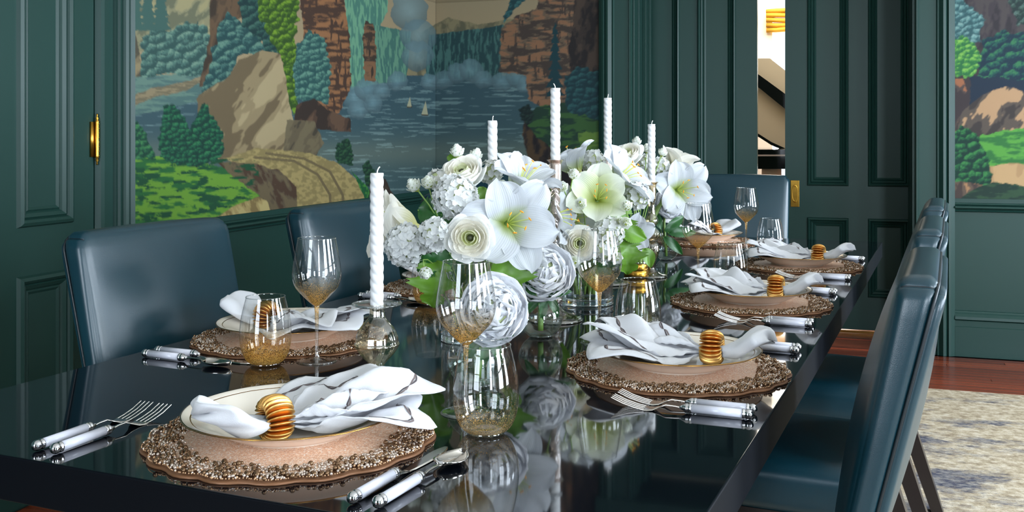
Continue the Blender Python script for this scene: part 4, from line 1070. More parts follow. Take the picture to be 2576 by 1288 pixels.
# (name words, centre, facing angle of the diner's side (table frame), napkin yaw, variation)
SET = [
 ('nearest the camera', (-.805, 1.123), -90, 40+180+90-90, 1, 'napkin stretched toward the far right'),
]
def setting(where, cx_, cy_, out, nap_yaw, seed, forks=True, knives=True, tilt=0, peaks=None, fo=.165, dj=0.0, ringpos=(.062, 0), Lf=.205, nap=True, spread=(-62, 62)):
    a = R(out)+tr; c = T(cx_, cy_)
    O = Vector((math.cos(a), math.sin(a), 0)); Rt = Vector((O.y*-1, O.x, 0))   # diner faces -O ; his right hand = left of O rotated
    F = -O; RT = Vector((F.y, -F.x, 0))
    use(PM, f'round beaded copper placemat {where}', 'placemat', 'beaded placemats on the table', (c.x, c.y, MATZ), a)
    use(PL, f'cream gilt-edged plate under a napkin {where}', 'plate', 'plates on the beaded mats', (c.x, c.y, PLZ), a+.3)
    if nap:
        na = R(nap_yaw)+tr
        np_ = make_napkin(seed, peaks or [(.6, .45, .2, .03)], ringpos and spread, Lf=Lf, ring_at=ringpos)
        np_.location = (c.x, c.y, PLZ); np_.rotation_euler = (0, 0, na); tag(np_, f'white embroidered linen napkin drawn through a gold ring {where}', 'napkin', 'napkins on the plates')
        rp_ = Matrix.Rotation(na, 4, 'Z') @ Vector((ringpos[0]-.002, ringpos[1], 0))
        use(RG, f'ribbed gold napkin ring of fanned discs {where}', 'napkin ring', 'gold napkin rings', (c.x+rp_.x, c.y+rp_.y, PLZ+plate_z(Vector(ringpos).length)+.0265), na)
    def put(kind, side, dist, lab, jit=0):
        # handle end at out=fo, tip pointing inward
        s = c+O*(fo+dj)+RT*side
        use(CUT[kind], lab, kind, f'{kind}s beside the mats' if kind != 'knife' else 'knives beside the mats', (s.x, s.y, TOP), math.atan2(F.y, F.x)+jit)
    if forks:
        put('fork', -.262, 0, f'outer pearl-handled fork of the setting {where}', .03); put('fork', -.230, 0, f'inner pearl-handled fork of the setting {where}', .02)
    if knives:
        put('knife', .208, 0, f'pearl-handled knife of the setting {where}', -.02); put('spoon', .240, 0, f'pearl-handled spoon of the setting {where}', -.03)
setting('nearest the camera', -.805, 1.123, -90, 240, 11, peaks=[(.55, .6, .3, .03), (.8, .4, .2, .015)], fo=.185, ringpos=(.045, .042), Lf=.195, spread=(-80, 52))
setting('at the near right chair', -.432, 1.712, 0, 4, 23, peaks=[(.6, .62, .16, .036), (.85, .3, .25, .02)], fo=.175, Lf=.21)
setting('at the middle right chair', -.441, 2.463, 0, 2, 35, peaks=[(.45, .55, .16, .05), (.6, .25, .2, .025)], fo=.175, Lf=.205)
setting('at the far right chair', -.430, 3.225, 0, -4, 47, peaks=[(.7, .45, .3, .016)], fo=.175, Lf=.21)
setting('at the near left chair', -1.198, 1.665, 180, 176, 59, peaks=[(.6, .4, .25, .03)], fo=.150, Lf=.21)
setting('at the second left chair', -1.200, 2.400, 180, 180, 61, peaks=[(.6, .5, .3, .02)], fo=.150, Lf=.20)
setting('at the far head of the table', -.860, 3.835, 90, 60, 73, peaks=[(.7, .3, .25, .04), (.8, .7, .2, .03)], fo=.16, Lf=.19)

# ------------------------------------------------------------------ glasses
def make_wine():
    root = link('wine_glass', None)
    v, f = lathe(smooth_prof([(.0042, .098), (.012, .104), (.026, .118), (.038, .132), (.0435, .150), (.0430, .166), (.0390, .190), (.0335, .2195)], 5), 56, closed=True); link('bowl', mesh('bowl', v, f, M['wineglass']), root)
    v, f = lathe([(.0330, .2186), (.0330, .2197), (.0336, .2201), (.0342, .2197), (.0342, .2186)], 56, closed=True); link('rim', mesh('rim', v, f, M['glassfoot']), root)
    v, f = lathe(smooth_prof([(.0085, .0028), (.0055, .008), (.0036, .020), (.0033, .055), (.0036, .085), (.0046, .0985), (.0001, .1005)], 4), 20, closed=True); link('stem', mesh('stem', v, f, M['wineglass_stem']), root)
    v, f = lathe(smooth_prof([(.0001, .0), (.034, .0), (.0358, .0008), (.034, .0020), (.018, .0034), (.0085, .0052), (.0001, .0060)], 3), 56, closed=True); link('foot', mesh('foot', v, f, M['glassfoot']), root)
    return root
M['wineglass_stem'] = glass_thin('amber_stem_glass', (.96, .96, .95), rim=1.7, amber=(.115, .04, (.84, .62, .34)))
M['glassfoot'] = glass_thin('glass_foot', (.93, .96, .97), rim=1.75)
def make_tumbler(mt, nm='tumbler'):
    root = link(nm, None)
    v, f = lathe(smooth_prof([(.0001, .004), (.022, .003), (.034, .010), (.042, .028), (.0450, .050), (.0430, .078), (.0385, .100), (.0335, .1195)], 4), 56, closed=True); link('bowl', mesh('bowl', v, f, mt), root)
    v, f = lathe([(.0329, .1186), (.0330, .1198), (.0337, .1203), (.0344, .1198), (.0344, .1186)], 56, closed=True); link('rim', mesh('rim', v, f, M['glassfoot']), root)
    v, f = lathe(smooth_prof([(.0001, .0004), (.021, .0004), (.026, .003), (.020, .0075), (.0001, .0055)], 3), 48, closed=True); link('thick_base', mesh('thick_base', v, f, M['glassfoot']), root)
    return root
WG = make_wine(); TA = make_tumbler(M['tumbler']); TBm = make_tumbler(M['tumbler_clear'])
def at(px, d): return W(px, d, TOP+.0003)
for px, d, lab in ((797, 1.81, 'amber-footed wine glass beside the near left setting'), (1172, 1.47, 'amber-flecked wine glass nearest the camera, before the peony'),
                   (1508, 1.97, 'gold-flecked wine glass behind the near right napkin'), (1756, 2.75, 'wine glass beside the bubble vase toward the far right'),
                   (1877, 3.59, 'amber wine glass farthest away in front of the far chair')):
    use(WG, lab, 'wine glass', 'wine glasses on the table', at(px, d), rnd.uniform(0, 6))
for px, d, lab, pr_ in ((668, 1.78, 'amber-bottomed stemless tumbler beside the near left setting', TA), (1222, 1.367, 'stemless tumbler nearest the camera beside the spoon', TBm),
                   (1605, 1.99, 'clear flecked tumbler behind the near right napkin', TBm), (1838, 2.69, 'clear tumbler behind the middle right napkin', TBm),
                   (1938, 3.48, 'clear tumbler near the far right setting and the far chair', TBm), (1082, 2.42, 'amber tumbler beside the second left mat, under the snowball blooms', TA)):
    use(pr_, lab, 'tumbler', 'stemless tumblers on the table', at(px, d), rnd.uniform(0, 6))

# ------------------------------------------------------------------ candles and holders
def candle_mesh(L_):
    n, s = 150, 36; vs = []
    for i in range(n+1):
        z = L_*i/n
        for k in range(s):
            t = 2*math.pi*k/s; tw = z*2*math.pi/.046
            r = .0096*(1+.15*abs(math.cos(1.5*(t+tw)))**.8-.0*z)
            if i == n: r *= .96
            vs.append((r*math.cos(t), r*math.sin(t), z))
    fs = [(i*s+k, i*s+(k+1) % s, (i+1)*s+(k+1) % s, (i+1)*s+k) for i in range(n) for k in range(s)]+[tuple(range(s))[::-1], tuple(n*s+k for k in range(s))]
    return vs, fs
CL = .215
cv, cf = candle_mesh(CL)
CMESH = mesh('candle_body', cv, cf, M['wax']); wv, wf = tube([(0, 0, CL-.002), (.001, 0, CL+.004), (.003, .001, CL+.008), (.005, .001, CL+.010)], .0011, 6); WMESH = mesh('wick', wv, wf, M['wick'])
flute = lambda n, a: (lambda t, i, r, z: r*(1+a*abs(math.cos(n*t/2))))
def holder(kind, label, loc):
    h = thing('candle_holder', label, 'candle holder', loc, 0, 'glass candle holders')
    def P(nm, prof, mt, fl=None, n=4, seg=56): v, f = lathe(smooth_prof(prof, n), seg, fl, closed=True); return link(nm, mesh(nm, v, f, mt), h)
    if kind == 'bulb':
        P('base', [(.0001, .001), (.046, .001), (.048, .0025), (.044, .006), (.022, .012), (.010, .020), (.0082, .028)], M['smoke'], flute(20, .02))
        P('body', [(.0082, .028), (.015, .038), (.0265, .051), (.0335, .0620), (.0352, .0668), (.0338, .071), (.0325, .079), (.0275, .091), (.020, .101), (.0135, .109), (.0115, .118), (.0112, .130)], M['smoke'], flute(16, .035))
        P('collar', [(.0338, .063), (.0365, .0665), (.0338, .069)], M['smoke'])
        P('drip_dish', [(.0112, .126), (.020, .1275), (.034, .1280), (.0400, .1305), (.0405, .1320), (.039, .1325), (.034, .1300), (.0112, .1295)], M['glassfoot'])
        return h, .127
    if kind == 'twist':
        P('base', [(.0001, .001), (.055, .001), (.0575, .003), (.052, .007), (.026, .016), (.012, .028), (.009, .036)], M['blush'], flute(18, .02))
        prof = [(.009, .036)]
        for q in range(4): z = .040+q*.018; prof += [(.0165-.001*q, z+.005), (.0105, z+.015)]
        P('knops', prof, M['blush'])
        tw = lambda t, i, r, z: r*(1+.13*math.cos(3*(t+z*95)))
        P('twisted_stem', [(.0095, .108), (.0098, .16), (.0098, .22), (.0100, .288)], M['blush'], tw, 40)
        P('cup', [(.010, .286), (.0118, .294), (.0128, .302), (.0130, .335), (.0136, .343), (.0170, .3485), (.0185, .3500), (.0165, .3500), (.0122, .343)], M['blush'], flute(20, .04))
        return h, .292
    P('base', [(.0001, .001), (.041, .001), (.0435, .003), (.039, .007), (.020, .014), (.0095, .022), (.0085, .028)], M['champagne'], flute(18, .02))
    P('lower_bulb', [(.0085, .028), (.013, .045), (.021, .070), (.0225, .082), (.0190, .094), (.009, .101)], M['champagne'], flute(14, .05))
    P('middle_bulb', [(.009, .101), (.019, .109), (.0235, .119), (.0225, .128), (.012, .138), (.0080, .143)], M['champagne'], flute(14, .04))
    P('upper_bulb', [(.0080, .143), (.015, .150), (.0185, .159), (.0165, .168), (.011, .182), (.0095, .205), (.0105, .214)], M['champagne'], flute(12, .05))
    P('cup', [(.0105, .213), (.0125, .222), (.0130, .256), (.0145, .264), (.0185, .2695), (.0192, .2710), (.0170, .2710), (.0125, .264)], M['champagne'], flute(20, .04))
    return h, .222
for px, d, kind, lab, cl in (
    (948, 1.63, 'bulb', 'bulbous pale amber glass holder with a wide drip dish', 'white twisted candle in the low holder, leftmost and nearest'),
    (1397, 2.215, 'twist', 'tall blush glass holder with twisted stem in front of the flowers', 'tallest white twisted candle, rising above the middle of the flowers'),
    (1529, 2.77, 'twist', 'tall blush glass holder behind the lilies, under the second tall candle', 'white twisted candle just right of the wallpaper edge'),
    (1639, 2.90, 'knobs', 'champagne glass holder of stacked bulbs beside the gold-banded vase', 'white twisted candle farthest right, above the stacked bulbs'),
    (1239, 2.27, 'knobs', 'champagne glass holder hidden behind the near flowers', 'white twisted candle standing behind the near ranunculus and lilies')):
    h, cz = holder(kind, lab, at(px, d))
    dz = {1239: 0.0, 948: 0}.get(px, 0)
    c = thing('candle', cl, 'candle', h.location+Vector((0, 0, cz+dz)), rnd.uniform(0, 6), 'twisted white candles')
    link('candle_body', CMESH, c); link('wick', WMESH, c)

# ------------------------------------------------------------------ flowers
def with_attr(m, al, ac):
    a = m.attributes.new('along', 'FLOAT', 'POINT'); a.data.foreach_set('value', al)
    b = m.attributes.new('across', 'FLOAT', 'POINT'); b.data.foreach_set('value', ac); return m
def petal(nm, L_, wd, bend, cup, ruff, mat, seed=0, tip=.55, NU=18, NV=11, base=.12, out0=25, notch=0, pa=.7, pb=.5):
    """local: rises from origin, axis z, opens toward +x.  bend: total degrees it turns outward"""
    rn = random.Random(seed); p1, p2, p3 = (rn.uniform(0, 6) for _ in range(3))
    vs, al, ac = [], [], []; x = z = 0.0; ds = L_/(NU-1); rows = []
    for i in range(NU):
        u = i/(NU-1); ang = R(out0+bend*u**1.3)
        if i: x += ds*math.sin(ang); z += ds*math.cos(ang)
        wv = wd*(base*(1-u)+(u+.001)**pa*(1-u+.0015)**pb/((pa/(pa+pb))**pa*(pb/(pa+pb))**pb))
        nx, nz = -math.cos(ang), math.sin(ang)
        for j in range(NV):
            s = -1+2*j/(NV-1); y = s*wv
            off = cup*s*s*wv*(1-.3*u)-.10*wv*math.exp(-(s/.16)**2)
            off += ruff*wv*1.3*u*u*(math.sin(5*s+p1+3*u)*abs(s)**1.2+.6*math.sin(11*s+p2)*abs(s)**3)
            zz = ruff*wd*.5*u**3*math.sin(2*s+p3)
            nt = -notch*L_*(1-abs(s))*max(0, (u-.8)/.2)*.4
            vs.append((x+nx*off+math.sin(ang)*(zz+nt), y, z+nz*off+math.cos(ang)*(zz+nt))); al.append(u); ac.append(s)
    m = mesh(nm, vs, grid_faces(NU, NV), mat); return with_attr(m, al, ac)
LILY = [petal('petal', .090, .0290, 74, .26, .28, M['petal'], s, tip=.8, out0=20) for s in range(3)]
LILYC = [petal('petal', .088, .036, 50, .38, .14, M['petal_cream'], s+5, tip=.75, out0=14) for s in range(2)]
LILYG = [petal('petal', .086, .031, 58, .38, .12, M['petal_green'], s+9, tip=.75, out0=26) for s in range(2)]
PEON = [petal('petal', .050, .026, -45, .45, .22, M['petal_blue'], s, tip=.6, out0=30, notch=.35, pa=.8, pb=.33) for s in range(4)]
PEOUT = [petal('petal', .070, .038, -78, .5, .08, M['petal_blue'], s+20, tip=.6, out0=88, pa=.5, pb=.4) for s in range(2)]
RAN = {}
def cup_petal(rad, hgt, wdeg, ruff, seed, mat, flare=0):
    NU, NV = 9, 11; rn = random.Random(seed); p = rn.uniform(0, 6); vs, al, ac = [], [], []
    for i in range(NU):
        u = i/(NU-1); a = u*hgt; r = rad*math.sin(a)*(1+flare*u*u); z = rad*(1-math.cos(a))*1.0
        for j in range(NV):
            s = -1+2*j/(NV-1); w_ = R(wdeg)*math.sqrt(max(.03, 1-max(0, (u-.5)/.5)**3*.5*s*s))
            t = s*w_*(1 if u > .15 else .4+4*u); rr = r*(1+.03*math.sin(3*s+p))
            dz = -rad*.16*s*s*u*u+ruff*rad*u*u*math.sin(6*s+p)
            vs.append((rr*math.cos(t), rr*math.sin(t), z+dz)); al.append(u); ac.append(s)
    return with_attr(mesh('petal', vs, grid_faces(NU, NV), mat), al, ac)
for i, (rad, hg, wdg) in enumerate([(.010, 2.2, 60), (.0145, 2.05, 55), (.019, 1.95, 50), (.0235, 1.85, 46), (.028, 1.75, 42), (.032, 1.62, 40), (.036, 1.5, 38)]):
    RAN[i] = [cup_petal(rad, hg, wdg, .03, i*3+s, M['petal_core'] if i < 2 else (M['petal_cream'] if i < 5 else M['petal_white']), flare=.0+.02*i) for s in range(2)]
def floret_mesh(seed):
    rn = random.Random(seed); mb = []; vs, fs, al, ac = [], [], [], []
    for k in range(5 if seed else 4):
        a = 2*math.pi*k/(5 if seed else 4)+rn.uniform(-.2, .2); tilt = rn.uniform(.1, .5)
        n0 = len(vs)
        for i in range(5):
            u = i/4; w_ = .0046*math.sin(math.pi*(.12+.80*u))**.8
            for j in range(3):
                s = j-1; r = .0095*u; x = r*math.cos(tilt*u); z = r*math.sin(tilt*u)-.0012*(1-abs(s))*u
                q = (x*math.cos(a)-s*w_*math.sin(a), x*math.sin(a)+s*w_*math.cos(a), z); vs.append(q); al.append(.5+u*.5); ac.append(s*.1)
        fs += grid_faces(5, 3, n0)
    return with_attr(mesh('floret', vs, fs, M['petal_snow']), al, ac)
FLO = [floret_mesh(s) for s in range(3)]
def small_ball(nm, r, mt, **k): v, f = ball(r, 10, 7, **k); return mesh(nm, v, f, mt)
CORE = small_ball('core', 1, simple('pale_green_core', (196, 206, 150), rough=.7))
BUTTON = small_ball('centre', 1, M['button'])
ANTH = small_ball('anther', .0022, M['anther'], s=(.5, 1.7, .55))
def bud_mesh(seed):
    rn = random.Random(seed); vs, fs, al, ac = [], [], [], []
    for lay in range(6):
        n = 6 if lay < 4 else 4; z0 = .004+lay*.0036; ln = .0165-lay*.0016; tl = 82-lay*14
        for k in range(n):
            a = 2*math.pi*(k+.5*(lay % 2))/n; n0 = len(vs)
            for i in range(5):
                u = i/4; w_ = .0068*math.sin(math.pi*(.15+.74*u))**.8*(1-.06*lay); an = R(tl)*(1-u*.75)
                r = ln*u*math.sin(R(tl)*(1-.35*u))+.003; z = z0+ln*u*math.cos(an)*.9
                for j in range(3):
                    s = j-1; rr = r-.0018*abs(s)*u
                    vs.append((rr*math.cos(a)-s*w_*math.sin(a), rr*math.sin(a)+s*w_*math.cos(a), z)); al.append(u); ac.append(s*.1)
            fs += grid_faces(5, 3, n0)
    return with_attr(mesh('bracts', vs, fs, M['petal_bud']), al, ac)
BUD = bud_mesh(1)
def leaf_mesh(nm, L_, wd, lobes, mat, seed=0, droop=30):
    NU, NV = 27, 9; vs = []; x = z = 0; rn = random.Random(seed)
    for i in range(NU):
        u = i/(NU-1); an = R(15-droop*u)
        if i: x += L_/(NU-1)*math.cos(an); z += L_/(NU-1)*math.sin(an)
        w_ = wd*math.sin(math.pi*(.04+.95*u**.8))**.8
        if lobes: w_ *= 1+.34*math.sin(u*math.pi*2*lobes)+.10*((i % 3)-1)
        w_ *= 1+.07*((i % 2)*2-1)
        for j in range(NV):
            s = -1+2*j/(NV-1)
            vs.append((x, s*w_, z+.28*abs(s)*w_+.10*wd*math.sin(7*u+3*s)-.03*wd*(1-abs(s))))
    return mesh(nm, vs, grid_faces(NU, NV), mat)
LEAF = {'lobed': leaf_mesh('leaf', .085, .034, 2.6, M['leaf'], 1, 50), 'serrate': leaf_mesh('leaf', .055, .019, 0, M['leaf'], 2, 40), 'peony': leaf_mesh('leaf', .065, .011, 0, M['leafd'], 3, 60), 'dark': leaf_mesh('leaf', .06, .022, 1.6, M['leafd'], 4, 50)}
def facing(dirv, spin=0.0):
    """matrix rotating local z onto camera-frame direction (right, up, toward camera)"""
    r_, u_, t_ = dirv; v = Vector((r_*CT+t_*ST, r_*ST-t_*CT, u_)).normalized()
    return (Vector((0, 0, 1)).rotation_difference(v)).to_matrix().to_4x4() @ Matrix.Rotation(spin, 4, 'Z')
def root_at(nm, label, cat, group, p, dirv, spin, s=1.0):
    o = link(nm, None); o.matrix_world = Matrix.Translation(p) @ facing(dirv, spin) @ Matrix.Scale(s, 4); tag(o, label, cat, group); return o
def add_stem(o, p, foot, r=.0022, mat=None, s=1.0):
    inv = (Matrix.Translation(p) @ o['_m'] if False else o.matrix_world).inverted()
    p0 = Vector(p); p3 = Vector(foot); ax = (o.matrix_world.to_3x3() @ Vector((0, 0, -1))).normalized()
    L_ = (p3-p0).length; pts = []
    for i in range(9):
        t = i/8; a = p0; b = p0+ax*L_*.35; c = p3+Vector((0, 0, L_*.3)); d = p3
        pts.append(a*(1-t)**3+b*3*t*(1-t)**2+c*3*t*t*(1-t)+d*t**3)
    v, f = tube([inv @ q for q in pts], r/s, 8); link('stem', mesh('stem', v, f, mat or M['stem']), o)
G_ = {'lily': 'white amaryllis blooms', 'snow': 'snowball viburnum blooms', 'ran': 'ranunculus blooms', 'peo': 'white peonies', 'bud': 'small greenish white double buds', 'leafy': 'loose green leaves'}
def lily(p, dirv, spin, label, s=1.0, kind='w', foot=None, stam=True, stam_up=.5, opened=0):
    o = root_at('amaryllis', label, 'flower', G_['lily'], p, dirv, spin, s)
    P_ = {'w': LILY, 'c': LILYC, 'g': LILYG}[kind]
    for k in range(6):
        q = P_[k % len(P_)]
        sc_ = 1.0 if k % 2 else .94
        M_ = Matrix.Rotation(R(60*k), 4, 'Z') @ Matrix.Translation((.004, 0, .0 if k % 2 else .002)) @ Matrix.Rotation(R(opened+(4 if k % 2 else -2)), 4, 'Y') @ Matrix.Diagonal((sc_, sc_*(1.12 if k % 2 == 0 else .95), sc_, 1))
        link('petal', q, o, mat4=M_)
    if stam:
        rn = random.Random(int(spin*100)+3)
        for k in range(6):
            a = 2*math.pi*k/6+rn.uniform(-.3, .3)+.5; sp_ = rn.uniform(.008, .016); L_ = rn.uniform(.062, .08)
            pts = []
            for i in range(9):
                t = i/8; pts.append((sp_*math.cos(a)*t**1.2*1.4+.012*t*t*stam_up, sp_*math.sin(a)*t**1.2*1.4, L_*t-.010*t**3))
            v, f = tube(pts, .00085, 6); st = link('stamen', mesh('stamen', v, f, M['filament']), o)
            link('anther', ANTH, st, loc=pts[-1], rot=(rn.uniform(-.5, .5), 0, a+rn.uniform(-.5, .5)))
    v, f = lathe(smooth_prof([(.004, -.035), (.006, -.02), (.010, .0), (.0145, .014)]), 14, closed=True); link('throat', mesh('throat', v, f, M['petal_cream']), o)
    if foot: add_stem(o, p, foot, .0058, M['stem'], s)
    return o
def snow(p, r, label, foot=None, n=90, squash=1.0, dirv=(0, .4, 1)):
    o = root_at('snowball_bloom', label, 'flower', G_['snow'], p, dirv, rnd.uniform(0, 6)); rn = random.Random(int(r*1e5)+n)
    link('core', CORE, o, scale=(r*.72, r*.72, r*.72*squash))
    for k in range(n):
        z = 1-2*(k+.5)/n; a = k*2.39996; d = Vector((math.sqrt(1-z*z)*math.cos(a), math.sqrt(1-z*z)*math.sin(a), z))
        rr = r*rn.uniform(.86, 1.0); c = Vector((d.x*rr, d.y*rr, d.z*rr*squash)); dd = (d+Vector([rn.uniform(-.35, .35) for _ in range(3)])).normalized()
        M_ = Matrix.Translation(c) @ Vector((0, 0, 1)).rotation_difference(dd).to_matrix().to_4x4() @ Matrix.Rotation(rn.uniform(0, 6), 4, 'Z') @ Matrix.Scale(rn.uniform(.9, 1.3)*(r/.042)**.5, 4)
        link('floret', FLO[rn.randrange(3)], o, mat4=M_)
    if foot: add_stem(o, p, foot, .0018)
    return o
def ranun(p, dirv, label, s=1.0, foot=None):
    o = root_at('ranunculus', label, 'flower', G_['ran'], p, dirv, rnd.uniform(0, 6), s); rn = random.Random(int(s*977)+int(p.x*1000))
    link('centre', BUTTON, o, loc=(0, 0, .016), scale=(.0066, .0066, .009))
    for lay in range(7):
        n = (3, 4, 4, 5, 6, 6, 6)[lay]
        for k in range(n):
            a = 360*k/n+lay*37+rn.uniform(-12, 12)
            M_ = Matrix.Rotation(R(a), 4, 'Z') @ Matrix.Translation((0, 0, (.012, .008, .005, .002, 0, -.001, -.003)[lay])) @ Matrix.Rotation(R((0, 0, 2, 4, 6, 9, 14)[lay]+rn.uniform(-3, 3)), 4, 'Y')
            link('petal', RAN[lay][k % 2], o, mat4=M_)
    if foot: add_stem(o, p, foot, .0024)
    return o
def peony(p, dirv, label, s=1.0, foot=None):
    o = root_at('peony', label, 'flower', G_['peo'], p, dirv, rnd.uniform(0, 6), s); rn = random.Random(int(p.y*1000))
    link('core', CORE, o, scale=(.030, .030, .026), loc=(0, 0, .012))
    for k in range(9):
        link('petal', PEOUT[k % 2], o, mat4=Matrix.Rotation(R(40*k+rn.uniform(-8, 8)), 4, 'Z') @ Matrix.Translation((.004, 0, -.018)) @ Matrix.Rotation(R(rn.uniform(-10, 8)), 4, 'Y'))
    for k in range(64):
        t = (k+.5)/64; an = 74*t**.75; a = k*137.5
        sc_ = rn.uniform(.85, 1.08)*(1-.12*t)
        link('petal', PEON[k % 4], o, mat4=Matrix.Rotation(R(a), 4, 'Z') @ Matrix.Translation((.002+.010*t, 0, .003-.012*t)) @ Matrix.Rotation(R(an-18+rn.uniform(-8, 8)), 4, 'Y') @ Matrix.Rotation(R(rn.uniform(-25, 25)), 4, 'Z') @ Matrix.Scale(sc_, 4))
    if foot: add_stem(o, p, foot, .0048)
    return o
def bud(p, dirv, label, s=1.0, foot=None):
    o = root_at('double_bud', label, 'flower', G_['bud'], p, dirv, rnd.uniform(0, 6), s); link('bracts', BUD, o)
    v, f = ball(.008, 8, 6, (0, 0, .012), (.9, .9, 1.7)); link('heart', mesh('heart', v, f, M['petal_green']), o)
    if foot: add_stem(o, p, foot, .0014)
    return o
def leafs(p, dirv, spin, kind, label, s=1.0, foot=None):
    o = root_at('leaf_sprig', label, 'leaf', G_['leafy'], p, dirv, spin, s); link('leaf', LEAF[kind], o)
    if foot: add_stem(o, p, foot, .0012)
    return o
# vases --------------------------------------------------------------
def vase(label, loc, parts):
    o = thing('vase', label, 'vase', loc, 0, 'glass flower vases')
    for nm, prof, mt in parts: v, f = lathe(prof, 56, closed=True); link(nm, mesh(nm, v, f, mt), o)
    return o
def cyl(r, h, base=.012):
    return [('glass_wall', [(r, base*.5), (r, h-.001)], M['glass']), ('lip', [(r-.0022, h-.0015), (r-.0018, h), (r, h+.0002), (r+.0004, h-.001)], M['glassfoot']),
            ('inner_wall', [(r-.0024, base), (r-.0024, h-.001)], M['glass']),
            ('thick_base', smooth_prof([(.0001, .0005), (r-.004, .0005), (r, .004), (r, base), (r-.003, base+.002), (.0001, base+.001)], 3), M['crystal'])]
V1 = at(1184, 2.0); V2 = at(1473, 2.44); V3 = at(1600, 2.89)
vase('tall clear cylinder vase holding the near flowers, behind the wine glass', V1, cyl(.058, .165)+[('water', [(.0001, .07), (.0555, .07)], M['water'])])
vase('wide clear cylinder vase with a thick base holding the middle flowers', V2, cyl(.066, .150, .016)+[('water', [(.0001, .05), (.0635, .05)], M['water'])])
vase('clear vase with a brass-banded foot holding the far flowers', V3,
     [('brass_band', [(.0330, .0), (.0345, .001), (.0345, .0195), (.0335, .0202), (.0345, .021), (.0345, .040), (.033, .041), (.0001, .041)], M['brass']), ('glass_wall', [(.040, .0412), (.041, .10), (.041, .15)], M['glass']), ('lower_lip', [(.0001, .0412), (.040, .0412), (.0405, .0445), (.040, .0465)], M['glassfoot']), ('lip', [(.0385, .149), (.0395, .151), (.041, .151)], M['glassfoot'])])
def bubble(label, px, d, R_, h):
    op = R_*.55
    prof = smooth_prof([(.0001, .002), (R_*.45, .0015), (R_*.80, h*.18), (R_, h*.45), (R_*.93, h*.72), (R_*.66, h*.93), (op, h*.985), (op*1.04, h)], 5)
    wl = [(r, z) for r, z in prof if z < h*.56]
    return vase(label, at(px, d), [('bowl', prof, M['glass']), ('thick_base', smooth_prof([(.0001, .0005), (R_*.42, .0005), (R_*.55, .004), (.0001, .0055)], 3), M['glassfoot']), ('water', [(r*.975, z+.001) for r, z in wl]+[(.0001, wl[-1][1]+.001)], M['water'])])
B1 = (1203, 1.635); B2 = (1360, 2.03); B3 = (1676, 3.30)
bubble('small round bubble vase nearest the camera holding one peony', *B1, .051, .080)
bubble('small round bubble vase in the middle holding one peony', *B2, .0445, .076)
bubble('small round bubble vase farthest away holding the far peony and green leaves', *B3, .040, .074)
def ft(v, dx=0, dy=0, z=.022): return Vector((v.x+dx, v.y+dy, TOP+z))
A = lambda px, py, d: WY(px, py, d)
# near arrangement
lily(A(1275, 562, 1.95), (.22, .1, 1), .35, 'largest open amaryllis at the centre of the near flowers, facing the camera', 1.27, 'w', ft(V1, .01, -.01), opened=2)
lily(A(1300, 490, 2.03), (.35, .9, .35), 1.0, 'amaryllis behind the largest one, its stamens pointing at the dark chair', 1.1, 'w', ft(V1, .02, .01), opened=-6)
lily(A(1366, 548, 2.28), (1, .2, .35), .2, 'amaryllis facing right partly behind the twisted glass stem', 1.1, 'w', ft(V1, .02, .0))
lily(A(1052, 580, 2.12), (-.95, .28, .25), .6, 'cream amaryllis facing left behind the near candle', 1.3, 'c', ft(V1, -.02, .01))
ranun(A(1186, 597, 1.80), (-.10, .05, 1), 'ranunculus with a dark centre facing the camera at the front of the near flowers', .98, ft(V1, -.005, -.02))
ranun(A(1170, 452, 1.98), (-.25, .75, .55), 'ranunculus looking upward at the top of the near flowers', 1.08, ft(V1))
snow(A(1146, 495, 1.92), .041, 'round snowball bloom between the two near ranunculus', ft(V1, -.01, 0), 110)
snow(A(1022, 616, 1.93), .040, 'snowball bloom lowest and farthest left, beside the near candle', ft(V1, -.03, 0), 110, 1.15)
snow(A(1093, 590, 1.88), .031, 'snowball bloom touching the left of the camera-facing ranunculus', ft(V1, -.02, -.01), 80)
snow(A(1235, 432, 2.06), .024, 'small snowball bloom at the foot of the rear near candle', ft(V1, .0, .01), 40)
snow(A(1100, 452, 2.04), .021, 'small creamy snowball bloom at the upper left of the near flowers', ft(V1, -.01, .01), 36)
for px, py, d, dv, s_, lab in ((1152, 398, 2.02, (-.1, 1, .3), 1.0, 'topmost double bud of the near flowers'), (1192, 405, 2.04, (.35, 1, .3), .95, 'double bud just right of the topmost one'),
                               (1052, 480, 1.98, (-.6, .8, .5), 1.05, 'double bud at the upper left edge above the cream amaryllis'), (1080, 474, 1.96, (-.1, .8, .6), 1.0, 'double bud left of the round snowball bloom'),
                               (1066, 672, 1.86, (.3, -.7, .7), .9, 'double bud hanging lowest at the left of the near flowers'), (1262, 470, 2.0, (.2, .7, .6), .6, 'tiny bud tucked behind the largest amaryllis')):
    bud(A(px, py, d), dv, lab, s_, ft(V1))
leafs(A(1272, 632, 1.95), (.15, .3, 1), -1.1, 'lobed', 'large bright lobed leaf hanging below the largest amaryllis', 1.25, ft(V1))
leafs(A(1052, 528, 2.0), (0, .5, 1), .1, 'dark', 'dark toothed leaf in front of the cream amaryllis', 1.1, ft(V1))
leafs(A(1098, 655, 1.92), (-.2, .2, 1), -1.5, 'lobed', 'leaf hanging straight down at the left of the near vase', 1.1, ft(V1))
leafs(A(1132, 640, 1.93), (.2, .3, 1), -2.2, 'dark', 'dark leaf hanging under the snowball blooms', 1.2, ft(V1))
leafs(A(1150, 405, 2.03), (-.3, .6, .8), 2.6, 'serrate', 'small toothed leaf beside the topmost bud', .55, ft(V1))
leafs(A(1110, 540, 1.97), (.1, .3, 1), -.9, 'dark', 'dark leaf between the snowball blooms', 1.0, ft(V1))
